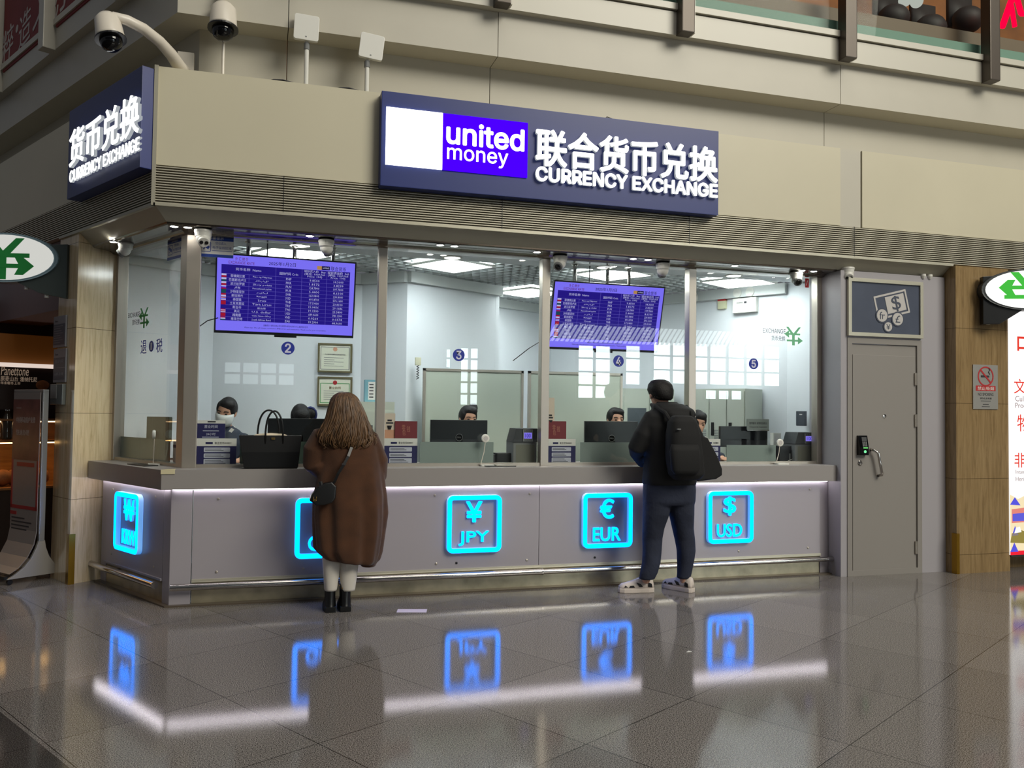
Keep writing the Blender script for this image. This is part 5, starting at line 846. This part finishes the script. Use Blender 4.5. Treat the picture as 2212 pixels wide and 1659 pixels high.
fold = lambda a, z: 1+.055*max(0, min(1, (1.25-z)/.5))*sin(7*a+1.6*z)+.035*sin(13*a+2.5*z)*max(0, min(1, (1.15-z)/.5))+.012*sin(4*a+19*z)
ctb = MB()
ctb.loft(prof([(925, 708, 775, .07, .01), (933, 688, 800, .10, .01), (945, 680, 810, .125, .0), (965, 682, 817, .145, .0), (1000, 688, 824, .16, .0), (1030, 684, 828, .17, .0), (1070, 678, 832, .185, .0), (1110, 677, 833, .19, .0), (1150, 678, 829, .19, .0), (1190, 681, 822, .185, .0), (1206, 692, 817, .18, .0), (1214, 700, 808, .17, .0)], D, D, 0, 72, 2.2, fold))
xm_ = pm(750, 1200, D)[0]
for i, v in enumerate(ctb.v):
    if v.z < .52: ctb.v[i] = Vector((v.x, v.y, v.z-(v.x-xm_)*.16*min(1, (.52-v.z)/.18)+.012*min(1, (.52-v.z)/.18)))
ctb.loft(prof([(1120, 770, 831, .10, .02), (1170, 772, 826, .10, .03), (1210, 776, 818, .10, .04), (1224, 780, 812, .09, .04)], D, D, 0, 24, 2.2))
ew = pm(676, 1000, D); sh = pm(695, 945, D); ctb.tube([(sh[0]+.09, D, sh[1]+.03), (sh[0], D, sh[1]), ((sh[0]+ew[0])/2-.01, D-.0, (sh[1]+ew[1])/2), (ew[0]+.012, D+.01, ew[1]), (ew[0]+.06, D+.09, ew[1]-.045), (ew[0]+.10, D+.16, ew[1]-.03)], [.06, .085, .095, .088, .075, .06], 18)
ctb.tube([(ew[0]+.05, D-.01, ew[1]-.01), (pm(706, 1040, D)[0], D-.02, pm(706, 1033, D)[1])], [.085, .05], 16)
sh = pm(800, 945, D); ew = pm(817, 1020, D); ctb.tube([(sh[0]-.10, D, sh[1]+.03), (sh[0]-.01, D, sh[1]-.01), (ew[0]-.012, D+.02, ew[1]+.08), (ew[0]-.01, D+.04, ew[1]-.02), (ew[0]-.04, D+.12, ew[1]-.03), (ew[0]-.09, D+.2, ew[1]-.01)], [.05, .075, .09, .085, .07, .06], 18)
ctb.tube([(pm(715, 930, D)[0], D-.05, pm(715, 930, D)[1]), (cx, D-.085, 1.36), (pm(770, 930, D)[0], D-.05, pm(770, 930, D)[1])], .05, 12)
remesh(ctb, .009, 3, 'coat', M['coat'], wm)
hb = MB(); hs = [(848, 732, 754, .03, 0), (853, 722, 766, .06, 0), (862, 714, 774, .085, 0), (880, 709, 782, .105, -.005), (900, 704, 790, .11, -.015), (920, 696, 797, .105, -.03), (937, 689, 802, .10, -.045), (950, 688, 803, .085, -.06), (960, 700, 795, .07, -.07), (967, 716, 785, .045, -.08)]
hb.loft(prof(hs, D, D-.005, 0, 40, 2.1, lambda a, z: 1+.03*sin(11*a+6*z)+.02*sin(23*a-9*z)))
random.seed(11)
for i in range(300):
    t0 = random.uniform(-1, 1); fr_ = random.random(); pts = []; amp = random.uniform(.006, .026); ph = random.uniform(0, 6); end = random.uniform(.70, 1.08); wob = random.uniform(-.05, .05)
    for k in range(12):
        s_ = k/11*end; j = min(s_*(len(hs)-1), len(hs)-1.001); j0 = int(j); fz = j-j0; A = hs[j0]; Bq = hs[j0+1]; g = lambda q: A[q]+(Bq[q]-A[q])*fz
        py = g(0); l, r = g(1), g(2); hw = (r-l)/2; x_ = (l+r)/2+hw*.98*t0; dd = (g(3)+.004+.008*fr_)*sqrt(max(0, 1-t0*t0))
        q = pm(x_, py+(8*max(0, s_-.85)), D); w_ = amp*s_*s_*2.2; pts.append((q[0]+w_*sin(ph+9*s_)+wob*s_**3, D-.005+g(4)-dd+w_*.5*cos(ph+8*s_), q[1]))
    hb.tube(pts, [.0022+.0032*sin(pi*min(1, (k+1)/12)) for k in range(11)]+[.001], 5)
for i in range(70):                     # heavier wavy locks
    t0 = random.uniform(-.95, .95); ph = random.uniform(0, 6); end = random.uniform(.85, 1.06); pts = []
    for k in range(16):
        s_ = .25+(end-.25)*k/15; j = min(s_*(len(hs)-1), len(hs)-1.001); j0 = int(j); fz = j-j0; A = hs[j0]; Bq = hs[j0+1]; g = lambda q: A[q]+(Bq[q]-A[q])*fz
        l, r = g(1), g(2); x_ = (l+r)/2+(r-l)/2*t0; dd = g(3)*sqrt(max(0, 1-t0*t0)); q = pm(x_, g(0)+9*max(0, s_-.85), D); w_ = .016*max(0, s_-.3)**1.2
        pts.append((q[0]+w_*sin(ph+15*s_), D-.005+g(4)-dd+w_*.8*cos(ph+15*s_), q[1]))
    hb.tube(pts, [.005+.006*sin(pi*(k+1)/17) for k in range(15)]+[.002], 6)
for x_, y_, dx, dy in ((800, 930, 14, 8), (803, 938, 10, 2), (797, 945, 12, -6), (795, 925, 10, 14)):
    a = pm(x_-20, y_-25, D); b = pm(x_, y_, D); c = pm(x_+dx, y_+dy, D); hb.tube([(a[0], D-.05, a[1]), (b[0], D-.06, b[1]), (c[0], D-.05, c[1])], [.009, .007, .001], 6)
hb.build('hair', M['hairbrown'], wm, smooth=True)
tr = MB()
for l0, r0_, l1, r1_ in ((696, 737, 700, 728), (731, 776, 735, 767)): tr.loft(prof([(1130, l0-2, r0_+2, .085, .02), (1205, l0, r0_, .075, .01), (1240, (l0+l1)/2, (r0_+r1_)/2, .065, 0), (1270, l1, r1_, .058, 0), (1274, l1+1, r1_-1, .055, 0)], D, D-.01, 0, 20))
tr.build('trousers', M['trousers'], wm, smooth=True)
for nm, l, r, yb in (('left', 698, 727, 1322), ('right', 730, 760, 1323)):
    b_ = MB(); zb0 = 0.0; c = pm((l+r)/2, 1300, D)[0]; hw = abs(pm(r, 1300, D)[0]-pm(l, 1300, D)[0])/2
    b_.loft([ellr(c, D-.0, .205, hw*.82, .058, 20), ellr(c, D-.0, .15, hw*.82, .058, 20), ellr(c, D, .10, hw*.8, .06, 20), ellr(c, D+.02, .07, hw*.9, .085, 20), ellr(c, D+.05, .045, hw*.95, .12, 20), ellr(c, D+.055, .035, hw, .13, 20), ellr(c, D+.055, .0, hw, .13, 20)])
    o = b_.build('boot', M['leather'], wm, smooth=False); o.data.polygons.foreach_set('use_smooth', [len(p.vertices) == 4 for p in o.data.polygons]); MB().box(c-hw*.78, c+hw*.78, D-.075, D+.02, 0, .04).build('heel', M['leather'], o, bevel=.004); st = MB()
    for k in range(5): aa = pi+pi*(k+.5)/5; st.ell((c+hw*.80*cos(aa), D+.060*sin(aa), .185-.014*(k % 2)), .006, .006, .006, 8, 6)
    st.build('stud', M['gold'], o)
# cross-body bag with strap
t = thing('shoulder_bag', 'small black leather cross-body bag hanging behind the brown coat', 'bag', FM(pm(697, 1070, D)[0], D-.17, 0)); ox = pm(697, 1070, D)[0]
b_ = MB(); P_ = lambda x, y: (pm(x, y, D-.17)[0]-ox, pm(x, y, D-.17)[1])
b_.prism([P_(*q_) for q_ in ((668, 1080), (672, 1068), (684, 1055), (700, 1043), (716, 1040), (726, 1050), (724, 1075), (716, 1085), (700, 1090), (682, 1091))], -.05, .03); bag = b_.build('pouch', M['leather'], t, bevel=.012, smooth=True, seg=3)
MB().tube([(P_(692, 1042)[0], 0, P_(692, 1042)[1]), (P_(696, 1058)[0], -.03, P_(696, 1058)[1])], .016, 8).build('flap_strap', M['leather'], t); q = P_(679, 1077); MB().rrect(q[0]-.013, q[0]+.013, q[1]-.012, q[1]+.003, .003, -.060, -.052, 3, .004).box(q[0]-.013, q[0]-.009, -.060, -.052, q[1], q[1]+.02).box(q[0]+.009, q[0]+.013, -.060, -.052, q[1], q[1]+.02).build('gold_clasp', M['gold'], t)
st = [(760, 966, .02), (752, 985, -.005), (742, 1003, -.015), (730, 1022, -.015), (722, 1040, -.01), (712, 1052, .0)]; sp_ = [(pm(x, y, D-.17)[0]-ox, dy-.015, pm(x, y, D-.17)[1]) for x, y, dy in st]
b_ = MB(); b_.loft([[(x-.009, y, z+.004), (x+.009, y, z-.004), (x+.009, y+.004, z-.004), (x-.009, y+.004, z+.004)] for x, y, z in sp_]); b_.build('strap', M['leather'], t); q = sp_[2]; MB().box(q[0]-.014, q[0]+.014, q[1]-.004, q[1]+.002, q[2]-.004, q[2]+.01).build('buckle', M['chrome'], t)
# black tote on the counter
tu = pm(583, 1010, -.02)[0]; t = thing('tote_bag', 'large black leather tote with two tall handles on the counter', 'bag', FM(tu, .01, CTZ)); W_ = lambda x, y: (pm(x, y, -.02)[0]-tu, pm(x, y, -.02)[1]-CTZ)
bt = [W_(527, 1011), W_(643, 1011)]; tp_ = [W_(516, 940), W_(652, 940)]; h = tp_[0][1]
MB().loft([[(x*s_, y*s2_, z) for x, y in ((bt[0][0]+(tp_[0][0]-bt[0][0])*f_, -.07), (bt[1][0]+(tp_[1][0]-bt[1][0])*f_, -.07), (bt[1][0]+(tp_[1][0]-bt[1][0])*f_, .07), (bt[0][0]+(tp_[0][0]-bt[0][0])*f_, .07))] for f_, z, s_, s2_ in ((0, 0, .97, .95), (.03, .012, 1, 1.05), (.5, h*.5, 1, 1), (1, h, 1, .75), (1, h, .97, .6), (.97, h-.02, .95, .55))]).build('shell', M['leather'], t, bevel=.006)
for y, x0_, x1_, xm, ym in ((-.055, 573, 611, 596, 888), (.05, 556, 604, 578, 886)):
    p0_, p1_, pm_ = W_(x0_, 945), W_(x1_, 945), W_(xm, ym); n = 16; MB().tube([(p0_[0]-.0+(p1_[0]-p0_[0])*(.5-.5*cos(pi*k/n))*1.0, y, p0_[1]-.05+(pm_[1]-p0_[1]+.05)*sin(pi*k/n)**.62) for k in range(n+1)], .0075, 10).build('handle', M['leather'], t, smooth=True)
MB().ell((0.0, 0, h-.006), .13, .035, .022).build('cloth_lining', M['canvas'], t, smooth=True); q = W_(590, 947); MB().box(q[0]-.014, q[0]+.014, -.068, -.060, q[1]-.007, q[1]-.001).box(q[0]-.014, q[0]+.014, -.068, -.060, q[1]+.001, q[1]+.007).build('gold_clasp', M['gold'], t)
# ---- man with backpack
D = -.40
mn = thing('person', 'person with short dark hair, black hooded jacket and blue jeans, back turned, head bowed', 'person', FM(0, 0, 0)); cx = pm(1437, 860, D)[0]
b_ = MB(); hz = pm(1436, 852, D)[1]; b_.ell((cx-.0, D+.10, hz), .078, .098, .118); b_.cap((cx, D+.08, hz-.05), (cx+.005, D+.0, hz-.20), .058, .066); b_.ell((cx-.01, D+.20, hz-.03), .014, .02, .02, 8, 6); b_.cap((cx+.01, D, hz-.28), (cx+.03, D, .90), .12, .11)
for s_ in (-1, 1): b_.ell((cx+s_*.094, D+.075, hz-.01), .014, .024, .034, 10, 8)
la = Vector((pm(1372, 968, D)[0]+.03, D+.04, pm(1372, 968, D)[1])); lh = Vector((pm(1396, 985, -.2)[0], -.17, 1.07)); b_.cap((cx-.17, D, hz-.27), la+Vector((.03, .03, 0)), .04, .034); b_.cap(la+Vector((.03, .03, 0)), lh, .032, .026); ra = Vector((pm(1505, 985, D)[0], D+.05, 1.10)); rh_ = Vector((pm(1455, 985, -.2)[0], -.16, 1.08)); b_.cap((cx+.17, D, hz-.27), ra, .04, .034); b_.cap(ra, rh_, .032, .026); hand(b_, lh, (.6, .7, -.0), (0, 0, 1), 1.05, .8); hand(b_, rh_, (-.5, .8, 0), (0, 0, 1), 1.05, .8)
lfoot = gz(1388, 1281); rfoot = gz(1468, 1281)

for q3 in (((1420, 1075), (1412, 1165), (1395, 1252)), ((1471, 1075), (1480, 1168), (1477, 1254))):
    q3 = [Vector((pm(*q_, D)[0], D+(.01 if j_ == 1 else -.005), pm(*q_, D)[1])) for j_, q_ in enumerate(q3)]; b_.cap(q3[0], q3[1], .055, .045); b_.cap(q3[1], q3[2], .045, .036)
remesh(b_, .008, 3, 'body', M['skin'], mn)
hb = MB(); hb.loft(prof([(819, 1428, 1446, .02, .09), (822, 1418, 1453, .055, .09), (830, 1412, 1459, .09, .085), (842, 1410, 1461, .105, .08), (852, 1413, 1460, .10, .072), (860, 1420, 1457, .08, .055), (865, 1428, 1452, .05, .04)], D, D-.002, 0, 32, 2.2, lambda a, z: 1+.008*sin(19*a+40*z)+.006*sin(31*a)))
random.seed(5)
for i in range(420):
    a = random.uniform(0, pi)+pi; t_ = random.uniform(.05, .72); q = pm(1436+25*cos(a)*sin(t_*1.5), 822+48*t_, D); d_ = -.10*abs(sin(a))*sin(t_*1.7+.2); hb.tube([(q[0], D+.085+d_, q[1]), (q[0]+random.uniform(-.008, .008), D+.077+d_, q[1]-.012), (q[0]+random.uniform(-.012, .012), D+.073+d_, q[1]-.022)], [.004, .003, .001], 4)
hb.build('hair', M['hairdark'], mn, smooth=True)
jb = MB(); jb.loft(prof([(868, 1424, 1464, .06, .03), (878, 1420, 1470, .09, .02), (888, 1408, 1482, .115, .01), (900, 1396, 1494, .13, .0), (920, 1388, 1502, .14, .0), (950, 1390, 1505, .145, .0), (985, 1396, 1506, .145, .0), (1015, 1393, 1504, .145, .0), (1040, 1391, 1501, .14, .0), (1047, 1392, 1500, .135, .0)], D, D, 0, 36, 2.4, lambda a, z: 1+.012*sin(7*a+14*z)))
sh = pm(1402, 905, D); jb.tube([(sh[0]+.10, D, sh[1]+.05), (sh[0]+.03, D, sh[1]+.01), (pm(1388, 940, D)[0], D+.0, pm(1388, 940, D)[1]), (la.x-.01, D+.02, la.z), (la.x+.03, D+.10, la.z-.04), (lh.x-.03, lh.y-.03, lh.z)], [.05, .075, .078, .072, .062, .05], 16); sh = pm(1488, 905, D); jb.tube([(sh[0]-.10, D, sh[1]+.05), (sh[0]-.03, D, sh[1]+.01), (pm(1500, 940, D)[0], D+.0, 1.30), (ra.x, D+.03, ra.z), (ra.x-.05, D+.12, ra.z-.03), (rh_.x+.03, rh_.y-.03, rh_.z)], [.05, .075, .078, .072, .062, .05], 16)
jb.loft(prof([(872, 1418, 1470, .06, -.02), (884, 1414, 1490, .09, -.05), (896, 1418, 1494, .08, -.07), (904, 1440, 1486, .04, -.08)], D, D, 0, 24)); jb.tube([(cx-.09, D+.05, hz-.10), (cx-.02, D-.07, hz-.13), (cx+.1, D-.03, hz-.12)], .028, 10)
jb.tube([(cx-.095, D+.09, hz-.08), (cx-.09, D+.0, hz-.115), (cx-.0, D-.05, hz-.14), (cx+.09, D+.0, hz-.115), (cx+.12, D+.10, hz-.07)], [.012, .034, .038, .034, .012], 12); jb.loft(prof([(884, 1424, 1476, .05, -.03), (892, 1420, 1484, .085, -.07), (904, 1428, 1482, .085, -.09), (914, 1442, 1474, .05, -.09)], D, D, 0, 24))
remesh(jb, .011, 4, 'jacket', M['jacket'], mn)
jn = MB(); jn.loft(prof([(1032, 1393, 1499, .125, .0), (1060, 1391, 1500, .135, .0), (1082, 1391, 1499, .135, .0), (1090, 1392, 1497, .12, .0)], D, D, 0, 30))
for rows in ([(1080, 1392, 1448, .11, 0), (1110, 1391, 1443, .105, 0), (1140, 1391, 1434, .085, .01), (1165, 1392, 1431, .078, .02), (1190, 1391, 1428, .075, .01), (1215, 1388, 1424, .07, -.01), (1235, 1382, 1417, .064, -.02), (1250, 1379, 1409, .06, -.02)], [(1080, 1442, 1497, .11, 0), (1110, 1448, 1496, .105, 0), (1140, 1455, 1497, .085, .01), (1165, 1461, 1500, .08, .01), (1190, 1464, 1500, .075, .0), (1215, 1465, 1497, .066, .0), (1240, 1464, 1491, .06, .0), (1249, 1463, 1489, .06, 0)]): jn.loft(prof(rows, D, D, 0, 22, 2.2, lambda a, z: 1+.02*sin(3*a+26*z)+.012*sin(5*a-17*z)))
remesh(jn, .009, 3, 'jeans', M['jeans'], mn)
def sneaker(c, ang, L_=.29):
    T = Matrix.Translation(c) @ Matrix.Rotation(ang, 4, 'Z'); o_ = []
    def N(): m_ = MB(); m_.T = T; return m_
    out = [(-.06, .045), (-.02, .048), (.05, .044), (.13, .05), (.19, .047), (.225, .03), (.235, 0)]; sole = [(x, y) for x, y in out]+[(x, -y) for x, y in out[::-1]][1:]+[(-.075, -.025), (-.075, .025)]
    s = N(); s.prism(sole, 0, .038, 'z'); so = s.build('shoe', M['shoe'], mn, bevel=.008)
    up = N(); up.loft([[(x, w_*cos(2*pi*k/16), .034+max(0, h_*sin(2*pi*k/16))*1.0 if sin(2*pi*k/16) > 0 else .034) for k in range(16)] for x, w_, h_ in ((-.07, .025, .05), (-.06, .036, .09), (-.03, .041, .098), (.02, .042, .095), (.06, .043, .085), (.11, .045, .066), (.16, .045, .052), (.20, .040, .042), (.225, .02, .025))]); up.build('upper', M['shoe'], so, smooth=True)
    pt = N()
    for s_ in (-1, 1):
        for pp in ([(-.05, .045), (-.015, .05), (-.02, .085), (-.045, .075)], [(.03, .05), (.06, .05), (.085, .085), (.05, .075)], [(.10, .045), (.15, .045), (.14, .06), (.11, .062)], [(.16, .05), (.19, .048), (.18, .062)]): pt.prism([(x, z) for x, z in pp], s_*.030, s_*.0465)
    pt.build('dark_patch', M['black'], so); lc = N(); [lc.tube([(.04+.02*k, -.022, .118-.010*k), (.05+.02*k, 0, .125-.010*k), (.04+.02*k, .022, .118-.010*k)], .004, 6) for k in range(4)]; lc.build('lace', M['paper'], so)
sneaker((pm(1399, 1281, D)[0], lfoot[1]+.04, 0), RAD(172)); sneaker((pm(1480, 1281, D)[0], rfoot[1]+.05, 0), RAD(118))
t = thing('backpack', 'black backpack worn by the man at the counter', 'backpack', FM(0, 0, 0)); bp = MB(); bp.loft(prof([(898, 1452, 1492, .05, 0), (910, 1444, 1500, .075, 0), (940, 1440, 1508, .09, 0), (990, 1440, 1514, .10, 0), (1025, 1446, 1516, .095, 0), (1036, 1456, 1508, .06, 0)], D-.2, D-.21, 0, 28, 3)); remesh(bp, .011, 4, 'pack', M['jacket'], t)
bp = MB(); bp.loft(prof([(960, 1450, 1506, .03, 0), (975, 1447, 1510, .04, 0), (1015, 1450, 1510, .04, 0), (1024, 1456, 1504, .03, 0)], D-.3, D-.305, 0, 24, 3)); bp.build('front_pocket', M['jacket'], t, smooth=True); q = pm(1466, 927, D-.3); MB().box(q[0]-.015, q[0]+.015, D-.312, D-.296, q[1]-.004, q[1]+.004).build('zip_pull', M['grey'], t)
for x0_, x1_ in ((1446, 1420), (1494, 1486)): a = pm(x0_, 905, D-.17); b = pm(x1_, 886, D-.05); MB().tube([(a[0], D-.19, a[1]-.02), (a[0]+(b[0]-a[0])*.5, D-.14, a[1]+.05), (b[0], D-.02, b[1]+.03)], .018, 8).build('shoulder_strap', M['jacket'], t)
t = thing('shoulder_bag', 'soft black bag hanging at the right side of the man in jeans', 'bag', FM(0, 0, 0)); b_ = MB(); b_.prism([pm(x, y, D) for x, y in ((1504, 938), (1522, 946), (1530, 960), (1543, 985), (1553, 1012), (1553, 1026), (1540, 1034), (1500, 1039), (1496, 1000))], D-.06, D+.06); b_.build('pouch', M['jacket'], t, bevel=.02, smooth=True, seg=4)
a = pm(1508, 942, D); b = pm(1486, 890, D); MB().tube([(a[0], D, a[1]), (pm(1503, 915, D)[0], D-.03, pm(1503, 912, D)[1]), (b[0], D, b[1]+.02)], .012, 8).build('strap', M['jacket'], t)
# ---- clerks behind the glass
def clerk(px, pyt, d, lab, hair='bun', mask=False, tilt=0.0, yaw=0.0, roll=0.0, bunside=1, collar=True, face=True):
    u, zt = pm(px, pyt, d); t = thing('person', lab, 'person', FM(u, d, 0), 0, None); zc_ = zt-.125
    R_ = Matrix.Translation((0, 0, zc_-.1)) @ Matrix.Rotation(yaw, 4, 'Z') @ Matrix.Rotation(tilt, 4, 'X') @ Matrix.Rotation(roll, 4, 'Y') @ Matrix.Translation((0, 0, .1))
    b = MB(); b.T = R_; b.ell((0, -.005, 0), .073, .09, .112); b.ell((0, -.085, -.045), .04, .03, .05, 12, 8); b.ell((0, -.097, -.02), .013, .018, .02, 8, 6)
    for s_ in (-1, 1): b.ell((s_*.075, .01, -.01), .012, .02, .03, 8, 6)
    b.T = None; b.cap((0, .0, zc_-.08), (0, .03, zc_-.22), .05, .058); b.cap((0, .03, zc_-.28), (0, .05, .75), .13, .12)
    for s_ in (-1, 1):
        e_ = Vector((s_*.23, -.02, zc_-.50)); w_ = Vector((s_*.14, -.26, CTZ+.03-.0)); b.cap((s_*.16, .03, zc_-.26), e_, .045, .04); b.cap(e_, w_, .038, .026); hand(b, w_, (-s_*.3, -.9, 0), (0, 0, 1), .9, .6); b.cap((s_*.09, .05, .78), (s_*.09, .05, .05), .08, .05); b.cap((s_*.09, .03, .04), (s_*.09, -.12, .035), .04, .035)
    bo = remesh(b, .008, 3, 'body', M['skin'], t)
    f = MB(); f.T = R_
    for s_ in (-1, 1): f.ell((s_*.031, -.086, .004), .014, .006, .006, 10, 6); f.tube([(s_*.015, -.092, .026), (s_*.033, -.091, .031), (s_*.05, -.078, .026)], .004, 6)
    f.build('eyes', M['hairdark'], t)
    if mask: m_ = MB(); m_.T = R_; m_.loft([[(.078*cos(a_)*k_, -.022-.082*sin(a_)*k2, z_) for a_ in [pi*j/14 for j in range(15)]]+[(.07*cos(a_)*k_, -.022-.07*sin(a_)*k2, z_) for a_ in [pi*j/14 for j in range(14, -1, -1)]] for z_, k_, k2 in ((.0, .99, 1.06), (-.02, 1.0, 1.30), (-.045, .98, 1.27), (-.075, .92, 1.15), (-.115, .7, .85))]); m_.build('mask', M['mask'], t, smooth=True)
    else: m_ = MB(); m_.T = R_; m_.tube([(-.025, -.096, -.058), (0, -.101, -.06), (.025, -.096, -.058)], .005, 6); m_.build('mouth', mat('lips', (160, 84, 80), .5), t)
    h_ = MB(); h_.T = R_; h_.ell((0, .020, .022), .084, .100, .106, 24, 14); h_.ell((.012, -.022, .078), .070, .062, .044, 24, 12)
    for s_ in (-1, 1): h_.ell((s_*.064, -.0, .03), .020, .056, .058, 14, 10)
    if hair == 'bun': h_.ell((bunside*.085, .06, .0), .05, .05, .055)
    if hair == 'high': h_.ell((.06, .03, .10), .045, .05, .05)
    if hair == 'low': h_.ell((0, .10, -.04), .05, .05, .05)
    ho = remesh(h_, .008, 3, 'hair', M['hairdark'], t)
    if hair == 'bun': m_ = MB(); m_.T = R_; m_.tube([(bunside*.085+.05*cos(a_), .05+.03*sin(a_), .056*sin(a_)) for a_ in [2*pi*k/12 for k in range(13)]], .012, 8); m_.build('hair_net', mat('blue_net', (40, 50, 110), .6), ho)
    j = MB(); j.cap((0, .03, zc_-.27), (0, .05, .80), .16, .145); j.ell((0, .03, zc_-.235), .165, .085, .075)
    for s_ in (-1, 1): e_ = Vector((s_*.23, -.02, zc_-.50)); w_ = Vector((s_*.15, -.22, CTZ+.04)); j.cap((s_*.15, .03, zc_-.25), e_, .062, .056); j.cap(e_, w_, .054, .044)
    remesh(j, .011, 4, 'jacket', M['uniform'], t); jt = MB()
    for s_ in (-1, 1): jt.cap((s_*.09, .05, .82), (s_*.09, .05, .06), .1, .065)
    jt.build('skirt', M['uniform'], t, smooth=True)
    if collar:
        c_ = MB()
        for s_ in (-1, 1): c_.prism([(s_*.012, -.0), (s_*.075, .075), (s_*.05, .09), (s_*.005, .03)], -.055, -.045)
        o = c_.build('collar', M['paper'], t); o.location = (0, -.035, zc_-.235); c2 = MB(); c2.tube([(.068*cos(a_), .025+.055*sin(a_), zc_-.150+.012*sin(a_)) for a_ in [2*pi*k/20 for k in range(21)]], .016, 8); c2.build('collar_band', M['paper'], t, smooth=True)
clerk(489, 857, .95, 'person with a white face mask and navy uniform seated behind the corner window', 'low', True, RAD(16), RAD(-22), RAD(10))
clerk(652, 866, 1.05, 'person with dark hair in a blue net bun, head bent behind the wide monitor', 'bun', False, RAD(46), RAD(-10), 0, 1, False)
clerk(1010, 876, 1.05, 'person with a high dark hair bun looking over the middle monitor', 'high', False, RAD(8), RAD(10), 0, 1, True)
clerk(1329, 880, 1.05, 'person with dark tied hair looking over the monitor left of the man', 'low', False, RAD(4), RAD(0), 0, 1, True)
clerk(1506, 885, .95, 'person in navy uniform mostly hidden behind the man with the backpack', 'low', False, RAD(20), RAD(-15), 0, 1, True)
